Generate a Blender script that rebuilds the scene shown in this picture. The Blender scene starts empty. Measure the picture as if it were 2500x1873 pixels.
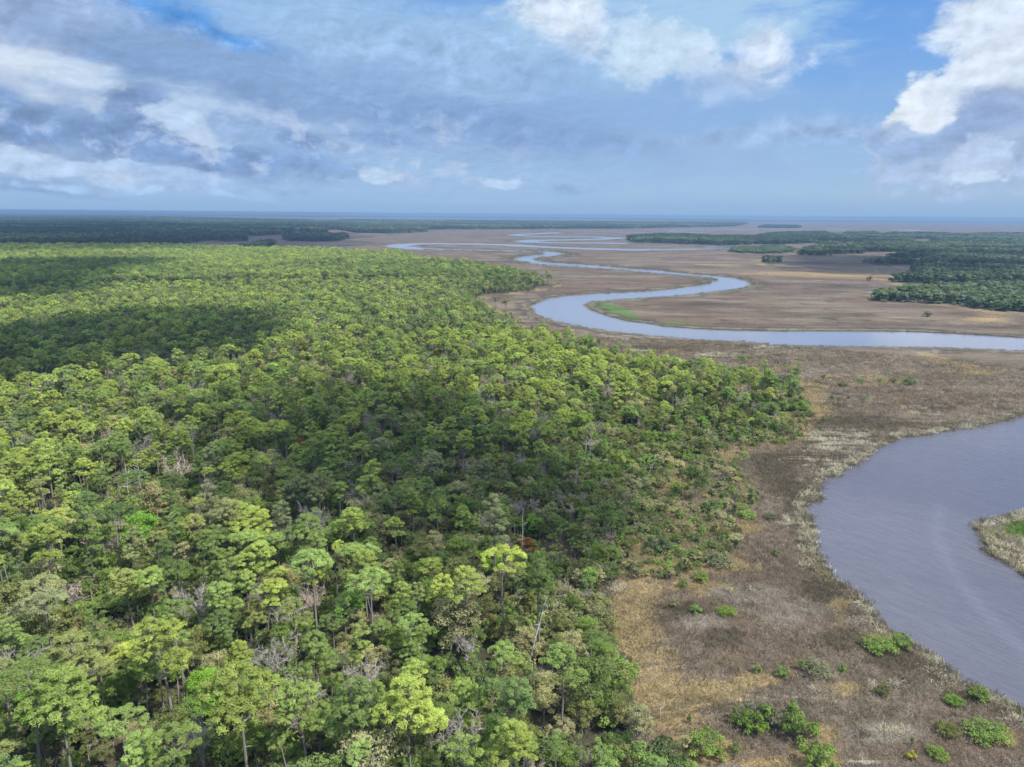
import bpy, math, random
import numpy as np
from mathutils import Matrix, Vector
from mathutils.geometry import delaunay_2d_cdt

rad = math.radians
scene = bpy.context.scene
col = scene.collection

# ------------------------------------------------------------------ camera
H = 75.0                       # flying height of the drone, metres
FPX, CX, CY = 1796.0, 1250.0, 936.5
PITCH, ROLL = 12.97, 0.47
cam_data = bpy.data.cameras.new("camera")
cam_data.sensor_width = 36.0
cam_data.sensor_fit = 'HORIZONTAL'
cam_data.lens = 36.0 * FPX / 2500.0
cam_data.clip_start = 0.5
cam_data.clip_end = 120000.0
cam = bpy.data.objects.new("camera", cam_data)
RM = Matrix.Rotation(rad(90 - PITCH), 3, 'X') @ Matrix.Rotation(rad(ROLL), 3, 'Z')
cam.matrix_world = Matrix.Translation((0, 0, H)) @ RM.to_4x4()
col.objects.link(cam)
scene.camera = cam
RN = np.array(RM)

# ------------------------------------------------------------------ render settings
scene.view_settings.view_transform = 'Standard'
scene.view_settings.look = 'None'
scene.view_settings.gamma = 1.0
scene.view_settings.use_curve_mapping = False
scene.view_settings.exposure = 0.93
cy = scene.cycles
cy.max_bounces = 5
cy.diffuse_bounces = 3
cy.glossy_bounces = 2
cy.transmission_bounces = 3
cy.volume_bounces = 0
cy.transparent_max_bounces = 24
cy.use_denoising = True
cy.caustics_reflective = False
cy.caustics_refractive = False

# ------------------------------------------------------------------ sun
SUN_AZ, SUN_EL = 112.0, 54.0    # azimuth from the view direction, clockwise
SUN = np.array([math.sin(rad(SUN_AZ)) * math.cos(rad(SUN_EL)), math.cos(rad(SUN_AZ)) * math.cos(rad(SUN_EL)), math.sin(rad(SUN_EL))])
sl = bpy.data.lights.new("sun", 'SUN')
sl.energy = 4.8
sl.angle = rad(0.5)
sl.color = (1.0, 0.965, 0.90)
so = bpy.data.objects.new("sun", sl)
so.rotation_euler = Vector((-SUN[0], -SUN[1], -SUN[2])).to_track_quat('-Z', 'Y').to_euler()
so.location = (0, 0, 300)
col.objects.link(so)


# ------------------------------------------------------------------ pixel <-> ground helpers (layout only)
def ray(px, py):
    d = np.stack([(np.asarray(px, float) - CX) / FPX, -(np.asarray(py, float) - CY) / FPX, -np.ones_like(np.asarray(px, float))], -1)
    return d @ RN.T

def G(px, py, z=0.0):
    d = ray(px, py)
    t = (z - H) / np.minimum(d[..., 2], -1e-4)
    return d[..., :2] * t[..., None]

def GP(pts, z=0.0):
    p = np.array(pts, float)
    return G(p[:, 0], p[:, 1], z)

def project(P):
    q = (np.asarray(P, float) - np.array([0, 0, H])) @ RN
    w = np.maximum(-q[..., 2], 1e-3)
    return np.stack([CX + FPX * q[..., 0] / w, CY - FPX * q[..., 1] / w], -1), -q[..., 2]

def crop(x0, y0, s):
    return lambda pts: [(x0 + u * s, y0 + v * s) for u, v in pts]

F22 = crop(0, 0, 1.1302)
K1 = crop(0, 480, .36166)
K2 = crop(700, 500, .36166)
K3 = crop(1200, 520, .31646)
K4 = crop(1800, 520, .31646)
Q4 = crop(0, 700, .40687)
Q5 = crop(800, 700, .40687)
Q6 = crop(1600, 700, .40687)
Q1 = crop(0, 1200, .40687)
Q2 = crop(800, 1200, .40687)
Q3 = crop(1600, 1200, .40687)
M2 = crop(1750, 1600, .33906)
M3 = crop(1450, 1150, .24864)
EZ = crop(1650, 880, .18108)


# ------------------------------------------------------------------ node helper
class NT:
    def __init__(self, tree):
        self.t = tree
        self.t.nodes.clear()

    def n(self, kind, ins=None, **props):
        nd = self.t.nodes.new(kind)
        for k, v in props.items():
            setattr(nd, k, v)
        for k, v in (ins or {}).items():
            self.set(nd.inputs[k], v)
        return nd

    def set(self, sock, v):
        if isinstance(v, bpy.types.NodeSocket):
            self.t.links.new(v, sock)
        elif isinstance(v, bpy.types.Node):
            self.t.links.new(v.outputs[0], sock)
        else:
            if isinstance(v, tuple) and len(v) == 3 and sock.type == 'RGBA':
                v = (*v, 1.0)
            sock.default_value = v

    def math(self, op, a, b=0.0, c=0.0, clamp=False):
        return self.n('ShaderNodeMath', {0: a, 1: b, 2: c}, operation=op, use_clamp=clamp).outputs[0]

    def vmath(self, op, a, b=(0, 0, 0)):
        nd = self.n('ShaderNodeVectorMath', {0: a, 1: b}, operation=op)
        return nd.outputs['Value'] if op in ('LENGTH', 'DOT_PRODUCT', 'DISTANCE') else nd.outputs[0]

    def mix(self, f, a, b, blend='MIX'):
        nd = self.t.nodes.new('ShaderNodeMix')
        nd.data_type = 'RGBA'
        nd.blend_type = blend
        self.set(nd.inputs[0], f)
        self.set(nd.inputs[6], a)
        self.set(nd.inputs[7], b)
        return nd.outputs[2]

    def step(self, v, a, b, lo=0.0, hi=1.0, smooth=True):
        return self.n('ShaderNodeMapRange', {0: v, 1: a, 2: b, 3: lo, 4: hi}, interpolation_type='SMOOTHSTEP' if smooth else 'LINEAR', clamp=True).outputs[0]

    def noise(self, vec, scale, detail=4.0, rough=0.55, dist=0.0):
        return self.n('ShaderNodeTexNoise', {'Vector': vec, 'Scale': scale, 'Detail': detail, 'Roughness': rough, 'Distortion': dist}).outputs[0]

    def mapping(self, vec, loc=(0, 0, 0), rot=(0, 0, 0), scale=(1, 1, 1), kind='POINT'):
        return self.n('ShaderNodeMapping', {'Vector': vec, 'Location': loc, 'Rotation': rot, 'Scale': scale}, vector_type=kind).outputs[0]

    def aniso(self, vec, deg, along, across):
        """texture space stretched along a compass direction"""
        return self.mapping(self.mapping(vec, rot=(0, 0, rad(-deg))), scale=(along, across, 1))

    def attr(self, name):
        return self.n('ShaderNodeAttribute', attribute_name=name).outputs['Fac']


# ------------------------------------------------------------------ world: daylight sky with cloud banks
def lin(r, g, b):
    f = lambda c: ((c / 255 + 0.055) / 1.055) ** 2.4 if c > 10 else c / 255 / 12.92
    return (f(r), f(g), f(b))

def az_el(px, py):
    d = ray(np.array([px]), np.array([py]))[0]
    d = d / np.linalg.norm(d)
    return math.degrees(math.atan2(d[0], d[1])), math.degrees(math.asin(d[2]))

world = bpy.data.worlds.new("World")
scene.world = world
world.use_nodes = True
w = NT(world.node_tree)
tc = w.n('ShaderNodeTexCoord').outputs['Generated']
sx = w.n('ShaderNodeSeparateXYZ', {0: tc})
dx, dy, dz = sx.outputs[0], sx.outputs[1], sx.outputs[2]
dzc = w.math('MAXIMUM', dz, 0.012)
skyvec = w.n('ShaderNodeCombineXYZ', {0: dx, 1: dy, 2: dzc}).outputs[0]
skytex = w.n('ShaderNodeTexSky', {'Vector': skyvec}, sky_type='NISHITA', sun_disc=False, sun_elevation=rad(SUN_EL), sun_rotation=rad(SUN_AZ),
             altitude=50.0, air_density=1.0, dust_density=0.6, ozone_density=1.6)
WS = 0.1
EXPO = 2 ** scene.view_settings.exposure
A = w.math('MULTIPLY', w.math('ARCTAN2', dx, dy), 57.2958)
E = w.math('MULTIPLY', w.math('ARCSINE', w.math('MAXIMUM', dz, 0.0)), 57.2958)
AE = w.n('ShaderNodeCombineXYZ', {0: A, 1: E, 2: 0.0}).outputs[0]
# domain warp shared by every cloud
wn = w.n('ShaderNodeTexNoise', {'Vector': w.mapping(AE, scale=(0.16, 0.34, 1)), 'Scale': 1.0, 'Detail': 5.0, 'Roughness': 0.55}).outputs['Color']
warp = w.vmath('MULTIPLY', w.vmath('SUBTRACT', wn, (0.5, 0.5, 0.5)), (5.0, 2.4, 0.0))
AW = w.vmath('ADD', AE, warp)
nA = w.noise(w.mapping(AE, loc=(3.1, 7.7, 0), rot=(0, 0, rad(6)), scale=(0.14, 0.55, 1)), 1.0, 7.0, 0.58, 0.4)
nB = w.noise(w.mapping(AE, loc=(11.3, 2.2, 0), scale=(0.36, 0.50, 1)), 1.0, 9.0, 0.60, 0.25)
nL = w.noise(w.mapping(AE, loc=(11.3 + 0.36 * 0.55, 2.2 - 0.5 * 0.75, 0), scale=(0.36, 0.50, 1)), 1.0, 6.0, 0.58, 0.25)
def billow(dx_, dy_):
    v = w.n('ShaderNodeTexVoronoi', {'Vector': w.mapping(w.vmath('ADD', AE, w.vmath('MULTIPLY', warp, (0.35, 0.35, 0))), loc=(4.3 + dx_ * .42, 8.8 + dy_ * .62, 0), scale=(0.42, 0.62, 1)), 'Scale': 1.0, 'Detail': 4.0, 'Roughness': 0.58, 'Lacunarity': 2.2, 'Smoothness': 0.35}, voronoi_dimensions='2D', feature='SMOOTH_F1', normalize=True)
    return w.math('SUBTRACT', 1.0, v.outputs['Distance'])
nV = billow(0, 0)
nC = w.math('MULTIPLY_ADD', nB, 0.45, w.math('MULTIPLY', nV, 0.55))
rel_c = w.math('MULTIPLY_ADD', w.math('SUBTRACT', nV, billow(0.42, -0.5)), 0.62, 1.04)
nS = w.noise(w.mapping(AE, loc=(1.7, 9.2, 0), rot=(0, 0, rad(8)), scale=(0.13, 0.36, 1)), 1.0, 5.0, 0.48, 0.5)
relief = w.math('MULTIPLY', w.math('SUBTRACT', nB, nL), 1.0)

cs = lambda c: tuple(x / WS / EXPO for x in c)
base = w.mix(w.step(E, 0.0, 16.0, 0.0, 0.85, False), cs(lin(146, 182, 222)), cs(lin(56, 138, 226)))
skyc = w.mix(0.15, base, skytex.outputs[0])
# overhead stratocumulus (outside the frame), overbright as added fill light on the land
Pz = w.math('ADD', dzc, 0.10)
PV = w.n('ShaderNodeCombineXYZ', {0: w.math('DIVIDE', dx, Pz), 1: w.math('DIVIDE', dy, Pz), 2: 0.0}).outputs[0]
nO = w.noise(PV, 0.9, 6.0, 0.55, 0.3)
over = w.math('MULTIPLY', w.step(nO, 0.32, 0.56), w.math('ADD', w.step(E, 16.0, 26.0, 0.0, .22), w.step(E, 36.0, 52.0, 0.0, .78)))
skyc = w.mix(w.math('MULTIPLY', over, 0.85), skyc, tuple(5.2 * q_ for q_ in cs(lin(205, 216, 232))))

WHITE, PALE, GREY, DARK = (226, 236, 247), (190, 210, 235), (163, 183, 218), (137, 162, 200)
BLOBS = [
    # x, y, rx, ry (in a 2212 px wide frame), turn, colour, opacity, ragged, soft, noise (A wispy, S sheet, B heaped)
    (600, 250, 1100, 320, 4, (172, 198, 231), .92, .7, .6, 'A'),
    (430, 62, 250, 50, 17, (92, 156, 226), .95, 1.0, .8, 'B'),
    (1380, 60, 440, 130, -8, (184, 213, 240), .92, 1.3, .75, 'A'),
    (820, 60, 330, 90, 8, (166, 196, 231), .9, .9, .8, 'S'),
    (1000, 130, 420, 80, 6, (170, 195, 230), .85, 1.0, .8, 'B'),
    (1225, 35, 130, 75, 20, (214, 227, 243), .9, 1.0, .7, 'B'),
    (1422, 112, 82, 56, 0, (210, 226, 243), .9, .9, .55, 'C'),
    (1600, 140, 140, 70, -15, (213, 226, 243), .85, 1.2, .8, 'B'),
    (1330, 225, 430, 80, 3, (156, 184, 225), .75, 1.0, .9, 'S'),
    (1720, 288, 430, 30, -3, (174, 195, 229), .85, .9, .85, 'B'),
    (1150, 330, 640, 30, 2, (174, 196, 230), .75, .9, .8, 'S'),
    (90, 45, 350, 110, 12, (174, 189, 221), .97, 1.0, .6, 'B'),
    (640, 195, 170, 62, 14, (166, 186, 222), .9, 1.0, .6, 'B'),
    (400, 140, 410, 64, 15, (148, 171, 208), .97, .9, .55, 'S'),
    (430, 165, 300, 30, 14, (140, 164, 203), .7, 1.0, .7, 'B'),
    (920, 250, 540, 85, 8, (150, 175, 215), .93, .8, .75, 'S'),
    (1000, 265, 360, 40, 6, (146, 171, 213), .6, 1.0, .8, 'B'),
    (150, 182, 380, 54, 12, (224, 235, 247), .95, .8, .65, 'A'),
    (500, 248, 380, 38, 11, (200, 217, 241), .9, .8, .7, 'A'),
    (760, 300, 420, 40, 6, (166, 188, 224), .8, .9, .7, 'S'),
    (60, 300, 380, 115, 6, (166, 184, 217), .94, .9, .6, 'S'),
    (290, 228, 66, 58, 0, (140, 162, 203), .95, .7, .4, 'B'),
    (30, 245, 125, 64, 12, (144, 166, 206), .92, .8, .5, 'B'),
    (320, 306, 420, 50, 8, (141, 164, 204), .96, .7, .5, 'B'),
    (430, 268, 75, 26, 10, (200, 217, 241), .85, 1.0, .55, 'C'),
    (600, 290, 130, 28, 10, (160, 183, 220), .85, 1.0, .55, 'C'),
    (672, 306, 58, 27, 0, (143, 166, 206), .92, .7, .42, 'B'),
    (830, 300, 85, 22, 8, (146, 170, 212), .75, .9, .6, 'B'),
    (560, 347, 290, 22, 6, (146, 170, 211), .88, .9, .6, 'B'),
    (170, 390, 480, 40, 3, (174, 196, 229), .93, .9, .7, 'S'),
    (40, 348, 120, 22, 8, (196, 212, 238), .88, .8, .55, 'C'),
    (228, 370, 85, 19, 6, (194, 211, 238), .88, .8, .55, 'C'),
    (390, 374, 95, 14, 6, (184, 204, 235), .85, .8, .6, 'C'),
    (110, 402, 180, 15, 2, (146, 170, 210), .85, .9, .6, 'B'),
    (330, 411, 290, 10, 2, (184, 206, 236), .85, .9, .6, 'B'),
    (560, 400, 160, 12, 2, (170, 193, 228), .7, .9, .7, 'B'),
    (816, 378, 38, 13, 4, (202, 219, 241), .85, .8, .6, 'C'),
    (1088, 397, 42, 8, 2, (196, 214, 240), .85, .8, .6, 'C'),
    (1210, 408, 70, 8, 0, (158, 183, 220), .6, .7, .6, 'B'),
    (1020, 434, 240, 9, 0, (182, 203, 234), .7, .9, .7, 'A'),
    (1560, 428, 260, 7, 0, (172, 196, 231), .4, .8, .7, 'A'),
    (2155, 45, 150, 105, 30, (214, 227, 243), .95, 1.3, .6, 'B'),
    (2165, 285, 220, 125, -28, (182, 197, 226), .97, .9, .4, 'B'),
    (2030, 310, 125, 90, -15, (184, 199, 228), .95, 1.0, .5, 'C'),
    (2195, 140, 95, 60, 0, (214, 226, 243), .9, 1.1, .6, 'C'),
    (1990, 225, 70, 46, -40, (228, 238, 248), .92, .8, .5, 'C'),
    (2085, 182, 90, 36, -25, (216, 229, 245), .93, .8, .5, 'C'),
    (2160, 232, 95, 50, -15, (158, 175, 211), .85, .9, .6, 'B'),
    (2060, 280, 80, 38, -30, (156, 175, 212), .85, .9, .6, 'B'),
    (2112, 345, 70, 40, 0, (198, 212, 236), .85, 1.2, .6, 'C'),
    (2120, 384, 48, 13, 0, (210, 224, 243), .85, .8, .6, 'C'),
    (1955, 308, 55, 36, 10, (162, 183, 219), .8, 1.0, .6, 'C'),
    (1705, 190, 26, 12, 0, (152, 188, 233), .5, .8, .7, 'B'),
    (1855, 195, 16, 14, 0, (150, 186, 232), .5, .8, .7, 'B'),
]
shade_rel = w.math('MULTIPLY_ADD', relief, 1.15, 1.04)
shade_soft = w.math('MULTIPLY_ADD', w.math('SUBTRACT', nS, nA), 0.14, 1.03)
for bi, (bx_, by_, rx, ry, turn, c, op, k, soft, kind) in enumerate(BLOBS):
    if bi % 8 == 7:     # keeps the node stack small: later clouds are worked out after the earlier ones
        AW = w.n('ShaderNodeVectorMath', {0: skyc, 1: (1e-9, 1e-9, 1e-9), 2: AW}, operation='MULTIPLY_ADD').outputs[0]
    x5, y5 = bx_ * 1.1302, by_ * 1.1302
    a0, e0 = az_el(x5, y5)
    a1 = az_el(x5 + 60, y5)[0]
    e1 = az_el(x5, y5 - 60)[1]
    sa, se = (a1 - a0) / 60 * 1.1302, (e1 - e0) / 60 * 1.1302
    if kind == 'C': soft, k = soft * .62, k * 1.25
    v = w.mapping(AW, loc=(a0, e0, 0), rot=(0, 0, -rad(turn)), scale=(rx * sa * 1.15, ry * se * 1.15, 1), kind='TEXTURE')
    d = w.vmath('LENGTH', v)
    d = w.math('MULTIPLY_ADD', w.math('SUBTRACT', 0.5, {'A': nA, 'B': nB, 'S': nS, 'C': nC}[kind]), 2.0 * k, d)
    m = w.step(d, max(0.02, 1.0 - soft), 1.0 + soft * 0.35, op, 0.0)
    c = c if c[0] > 212 else (c[0] - 14, c[1] - 7, c[2] - 3)
    cc = cs(lin(*c))
    if kind != 'A':
        sc = w.n('ShaderNodeVectorMath', {0: cc, 'Scale': rel_c if kind == 'C' else shade_rel if kind == 'B' else shade_soft}, operation='SCALE').outputs[0]
        skyc = w.mix(m, skyc, sc)
    else:
        skyc = w.mix(m, skyc, cc)
# fine relief over every bank of cloud, strongest low in the left
fine_n = w.noise(w.mapping(AW, loc=(2.2, 5.1, 0), scale=(0.75, 1.5, 1)), 1.0, 7.0, 0.6, 0.3)
fine_m = w.noise(w.mapping(AW, loc=(2.2 + .75 * .22, 5.1 - 1.5 * .22, 0), scale=(0.75, 1.5, 1)), 1.0, 5.0, 0.6, 0.3)
tex = w.math('MULTIPLY', w.math('SUBTRACT', fine_n, fine_m), w.math('MULTIPLY', w.step(A, 22.0, -12.0, .12, 1.0), w.step(E, 0.8, 3.0)))
skyc = w.n('ShaderNodeVectorMath', {0: skyc, 'Scale': w.math('MULTIPLY_ADD', tex, 0.34, 1.0)}, operation='SCALE').outputs[0]
lum = w.math('MULTIPLY', w.step(nB, .50, .66), w.math('MULTIPLY', w.step(A, 6.0, -10.0), w.math('MULTIPLY', w.step(E, 1.2, 3.0), w.step(E, 9.0, 5.0))))
skyc = w.mix(w.math('MULTIPLY', lum, .55), skyc, cs(lin(206, 220, 241)))
# the last degree above the horizon is pale air
skyc = w.mix(w.step(E, 0.0, 1.9, 0.85, 0.0), skyc, cs(lin(146, 181, 220)))
bg = w.n('ShaderNodeBackground', {'Color': skyc, 'Strength': WS})
w.n('ShaderNodeOutputWorld', {'Surface': bg.outputs[0]})
world.cycles.sampling_method = 'MANUAL'
world.cycles.sample_map_resolution = 512


# ------------------------------------------------------------------ generic helpers
def tag(o, label=None, cat=None, group=None, kind=None):
    if label: o['label'] = label
    if cat: o['category'] = cat
    if group: o['group'] = group
    if kind: o['kind'] = kind
    return o

def mesh_from(name, V, F, mats=(), midx=None, smooth=False):
    """V (n,3), F (m,k) with one k."""
    V = np.asarray(V, np.float32); F = np.asarray(F, np.int32)
    me = bpy.data.meshes.new(name)
    me.vertices.add(len(V)); me.vertices.foreach_set('co', V.ravel())
    k = F.shape[1]
    me.loops.add(F.size); me.loops.foreach_set('vertex_index', F.ravel())
    me.polygons.add(len(F))
    me.polygons.foreach_set('loop_start', np.arange(0, F.size, k, dtype=np.int32))
    for m in mats: me.materials.append(m)
    if midx is not None: me.polygons.foreach_set('material_index', np.asarray(midx, np.int32))
    if smooth: me.polygons.foreach_set('use_smooth', np.ones(len(F), bool))
    me.update(calc_edges=True)
    return me

def quads(name, Q, mats=(), midx=None, smooth=False):
    Q = np.asarray(Q, float).reshape(-1, 4, 3)
    return mesh_from(name, Q.reshape(-1, 3), np.arange(len(Q) * 4).reshape(-1, 4), mats, midx, smooth)

def add_obj(name, me, parent=None, loc=None):
    o = bpy.data.objects.new(name, me)
    if loc is not None: o.location = loc
    if parent is not None: o.parent = parent
    col.objects.link(o)
    return o

def in_poly(P, poly):
    x, y = P[:, 0], P[:, 1]
    inside = np.zeros(len(P), bool)
    px, py = poly[:, 0], poly[:, 1]
    j = len(poly) - 1
    for i in range(len(poly)):
        c = (py[i] > y) != (py[j] > y)
        with np.errstate(divide='ignore', invalid='ignore'):
            xx = (px[j] - px[i]) * (y - py[i]) / (py[j] - py[i]) + px[i]
        inside ^= c & (x < xx)
        j = i
    return inside

def seg_dist(P, poly, closed=True, chunk=4000):
    a = poly if closed else poly[:-1]
    b = np.roll(poly, -1, 0) if closed else poly[1:]
    ab = b - a
    l2 = np.maximum((ab ** 2).sum(1), 1e-9)
    out = np.empty(len(P))
    for i in range(0, len(P), chunk):
        p = P[i:i + chunk, None, :]
        t = np.clip(((p - a[None]) * ab[None]).sum(-1) / l2[None], 0, 1)
        q = a[None] + t[..., None] * ab[None]
        out[i:i + chunk] = np.sqrt(((p - q) ** 2).sum(-1)).min(1)
    return out

def vnoise(P, scale, seed=0, octaves=3):
    """value noise, about 0..1"""
    out = np.zeros(len(P)); amp = 1.0; tot_ = 0.0
    for o in range(octaves):
        p = P * scale * 2 ** o + seed * 17.31 + o * 5.7
        i = np.floor(p).astype(np.int64); f = p - i; f = f * f * (3 - 2 * f)
        def h(a, b):
            n = (a * 374761393 + b * 668265263 + seed * 69069) & 0xffffffff
            n = ((n ^ (n >> 13)) * 1274126177) & 0xffffffff
            return ((n ^ (n >> 16)) & 0xffff) / 65535.0
        v = (h(i[:, 0], i[:, 1]) * (1 - f[:, 0]) + h(i[:, 0] + 1, i[:, 1]) * f[:, 0]) * (1 - f[:, 1]) + \
            (h(i[:, 0], i[:, 1] + 1) * (1 - f[:, 0]) + h(i[:, 0] + 1, i[:, 1] + 1) * f[:, 0]) * f[:, 1]
        out += v * amp; tot_ += amp; amp *= .5
    return out / tot_


# ------------------------------------------------------------------ the map: river banks, woods (traced on the ground)
LEFT_BANK = (
    [(2500, 857), (2332, 851), (2170, 848), (2007, 846), (1912, 843), (1896, 843), (1884, 847), (1862, 853), (1843, 855), (1868, 846), (1876, 841), (1869, 838), (1742, 832), (1600, 822)]
    + K3([(1140, 937), (1050, 930), (950, 920), (860, 905), (700, 880), (560, 855), (450, 825), (350, 795), (310, 755), (275, 715), (330, 690), (400, 660), (530, 638), (730, 622),
          (950, 612), (1200, 600), (1400, 580), (1550, 560), (1650, 545), (1715, 520), (1690, 505), (1600, 492), (1400, 478), (1150, 457), (870, 432), (640, 418), (440, 408),
          (290, 390), (180, 370), (140, 358), (180, 340), (250, 328), (330, 322), (380, 312), (345, 302), (200, 298), (0, 294)])
    + [(1170, 613), (1062, 610.5), (1015, 609), (975, 606.5), (949.5, 603.5), (940.5, 600.5), (949.5, 597.5), (975, 595), (1007, 593.5), (1062, 592.8), (1170, 593.5), (1279, 596.8), (1327, 600.3), (1453, 605),
       (1548, 607), (1659, 606.7), (1722, 604.6), (1751, 601.6), (1744, 599.9), (1706, 598.7), (1611, 596.3), (1485, 595), (1327, 593.4), (1279, 592), (1257, 588.7), (1269, 586.3), (1295, 585), (1390, 583.8),
       (1453, 582.5), (1478, 581.3), (1462, 580.2), (1421, 579.4), (1342, 578.8), (1290, 577.5), (1255, 575.8), (1238, 573.8), (1252, 571.6), (1276, 570.1), (1311, 569), (1335, 567.8), (1345, 566)])
RIGHT_BANK = (
    [(1366, 566.8), (1368, 569.7), (1342, 571.3), (1305, 572.2), (1279, 573.9), (1300, 575.2), (1327, 576.2), (1421, 576.6), (1469, 577.2), (1516, 579.5), (1527.5, 581.7), (1510, 583.4), (1485, 585), (1453, 585.7),
     (1358, 587.2), (1314, 589), (1327, 589.9), (1342, 590.5), (1485, 591.8), (1580, 592.4), (1675, 595.2), (1738, 597.8), (1785, 600.5), (1817, 604), (1792, 606.3), (1738, 608.8), (1659, 611), (1548, 612),
     (1453, 609.9), (1327, 605), (1200, 598.6), (1080, 596.2), (1015, 597.4), (997, 600.5), (1015, 602.6), (1040, 605), (1098, 607.2), (1206, 609.5)]
    + K3([(200, 286), (350, 289), (500, 297), (580, 307), (605, 318), (580, 328), (500, 338), (400, 345), (358, 355), (370, 365), (460, 378), (640, 388), (870, 405), (1000, 418), (1300, 440), (1500, 462),
          (1700, 478), (1880, 495), (1960, 515), (2030, 535), (2040, 550), (1990, 570), (1900, 590), (1770, 605), (1650, 620), (1500, 637), (1290, 650), (1150, 658), (950, 672), (800, 682), (760, 695), (735, 715),
          (770, 740), (830, 765), (920, 795), (1040, 825), (1150, 842), (1350, 872), (1540, 885), (1700, 893), (1870, 900)])
    + [(1900, 807), (2068, 807), (2210, 808), (2332, 813), (2500, 823), (2800, 840), (3000, 872), (3120, 960), (3050, 1080), (2800, 1190)]
    + crop(1900, 900, .27160)([(2209, 1295), (2000, 1345), (1880, 1360), (1750, 1410), (1790, 1450), (1850, 1500), (1870, 1570), (1860, 1625), (1960, 1690), (2090, 1730)])
    + [(2500, 1402), (2800, 1520), (3200, 1750), (3600, 2300), (3700, 2900)])
NEAR_LEFT = ([(2900, 2900), (2800, 2150), (2640, 1880)]
    + crop(1600, 1200, .40687)([(2212, 1320), (2050, 1230), (1880, 1170), (1790, 1100), (1700, 1010), (1560, 930), (1450, 860), (1330, 770), (1260, 690), (1210, 610), (1100, 545), (1020, 470), (985, 400),
                                (940, 300), (955, 215), (930, 180), (890, 120), (910, 55), (985, 25)])
    + crop(1900, 900, .27160)([(260, 1180), (380, 1150), (340, 1100), (345, 1040), (360, 1000), (440, 960), (520, 960), (540, 915), (720, 830), (800, 770), (880, 705), (970, 660), (1090, 605), (1340, 590), (1530, 540),
                               (1700, 525), (1990, 470), (2110, 430), (2190, 400)])
    + [(2500, 1005), (2700, 972), (2770, 925), (2720, 878)])

def refine(P, rng, amp=1.0):
    """subdivide a ground polygon and roughen it the way a marsh bank is"""
    out = []
    for i in range(len(P)):
        a, b = P[i], P[(i + 1) % len(P)]
        D = min(np.hypot(*a), np.hypot(*b))
        n = max(1, int(np.hypot(*(b - a)) / max(1.5, D / 110)))
        nrm = np.array([-(b - a)[1], (b - a)[0]]) / max(np.hypot(*(b - a)), 1e-6)
        for k in range(n):
            t = k / n
            out.append(a + (b - a) * t + nrm * rng.normal() * amp * max(0.45, D / 900) * (0.35 if k == 0 else 1))
    return np.array(out)

rng = np.random.default_rng(7)
river_poly = refine(GP(NEAR_LEFT + LEFT_BANK + RIGHT_BANK), rng)

def ribbon(pts, wpx):
    p = np.array(pts, float)
    n = []
    for i in range(len(p)):
        w_ = wpx * (0.35 if i in (0, len(p) - 1) else 1.0)
        n.append(w_)
    n = np.array(n)
    up = p.copy(); up[:, 1] -= n / 2
    dn = p.copy(); dn[:, 1] += n / 2
    return np.concatenate([GP(up), GP(dn[::-1])])

FAR_WATER = [
    ribbon([(1375, 564.6), (1392, 563), (1421, 563.4), (1485, 565.3), (1564, 568), (1640, 570.2)], 1.5),
    ribbon([(1660, 569.8), (1738, 572.4), (1778, 571)], 1.6),
    ribbon([(1775, 569.8), (1706, 567.5), (1643, 565.0), (1624, 563.4), (1675, 561.6), (1800, 560.8), (1939, 559.6)], 1.5),
    ribbon([(2003, 558.6), (2045, 559.5), (2085, 561)], 2.2),
    ribbon([(2177, 559.5), (2225, 562), (2268, 563.6)], 2.6),
    ribbon([(2332, 559.8), (2370, 560.5)], 1.5),
    ribbon([(2075, 540), (2160, 541), (2259, 542.4)], 1.8),
    ribbon([(2300, 543.5), (2480, 544.2)], 1.5),
    ribbon([(2230, 553.2), (2275, 554.2)], 1.3),
    ribbon([(2390, 551), (2430, 552.4)], 1.3),
    ribbon([(2210, 548), (2300, 549.5)], 1.0),
    ribbon([(590, 524.5), (690, 525.4), (800, 526.6)], 3.0),
    ribbon([(880, 530.6), (1000, 532.0), (1200, 534.2), (1400, 536.2), (1520, 537.4)], 1.8),
    ribbon([(1924, 718.5), (1938, 717.5)], 2.2),
    ribbon([(2052, 717), (2064, 715), (2080, 713)], 3.2),
    ribbon([(2110, 713.5), (2125, 711.5), (2142, 710.4)], 4.0),
    ribbon([(2190, 710.8), (2207, 709.8)], 3.0),
    ribbon([(2300, 708.5), (2312, 707.8)], 2.0),
    ribbon([(1505, 562), (1516, 561)], 1.6),
    ribbon([(907, 606.5), (918, 606)], 2.0),
]

WOODS = {}
main_near = [(1640, 2500), (1610, 2050), (1575, 1873), (1560, 1790), (1530, 1720), (1512, 1650), (1480, 1590), (1452, 1510), (1475, 1440), (1492, 1405), (1500, 1334), (1545, 1290), (1585, 1200), (1610, 1150), (1640, 1120)] \
    + EZ([(420, 1250), (650, 1130), (1000, 1060), (1200, 1055), (1370, 990), (1400, 850), (1340, 700), (1560, 700), (1730, 680), (1700, 560), (1560, 460)]) \
    + [(1958, 942), (1925, 936)]
main_far = GP([(1880, 938), (1813, 936), (1722, 926), (1650, 922), (1560, 906), (1503, 897), (1459, 868), (1400, 852), (1329, 842), (1262, 818), (1222, 786), (1180, 758), (1138, 737), (1150, 728), (1188, 718), (1279, 712), (1340, 692)])
main_tops = np.concatenate([GP([(1346, 684), (1279, 672), (1206, 660), (1134, 647)], 7.0), GP([(1061, 636), (1018, 630), (1000, 622), (968, 613), (881, 614), (800, 609), (700, 606), (615, 607), (542, 603), (398, 599), (200, 599), (-300, 597), (-1500, 590)], 13.0)])
WOODS['main'] = np.concatenate([GP(main_near), main_far, main_tops, GP([(-1500, 700), (-1500, 1200), (-1300, 2500)])])
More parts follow.
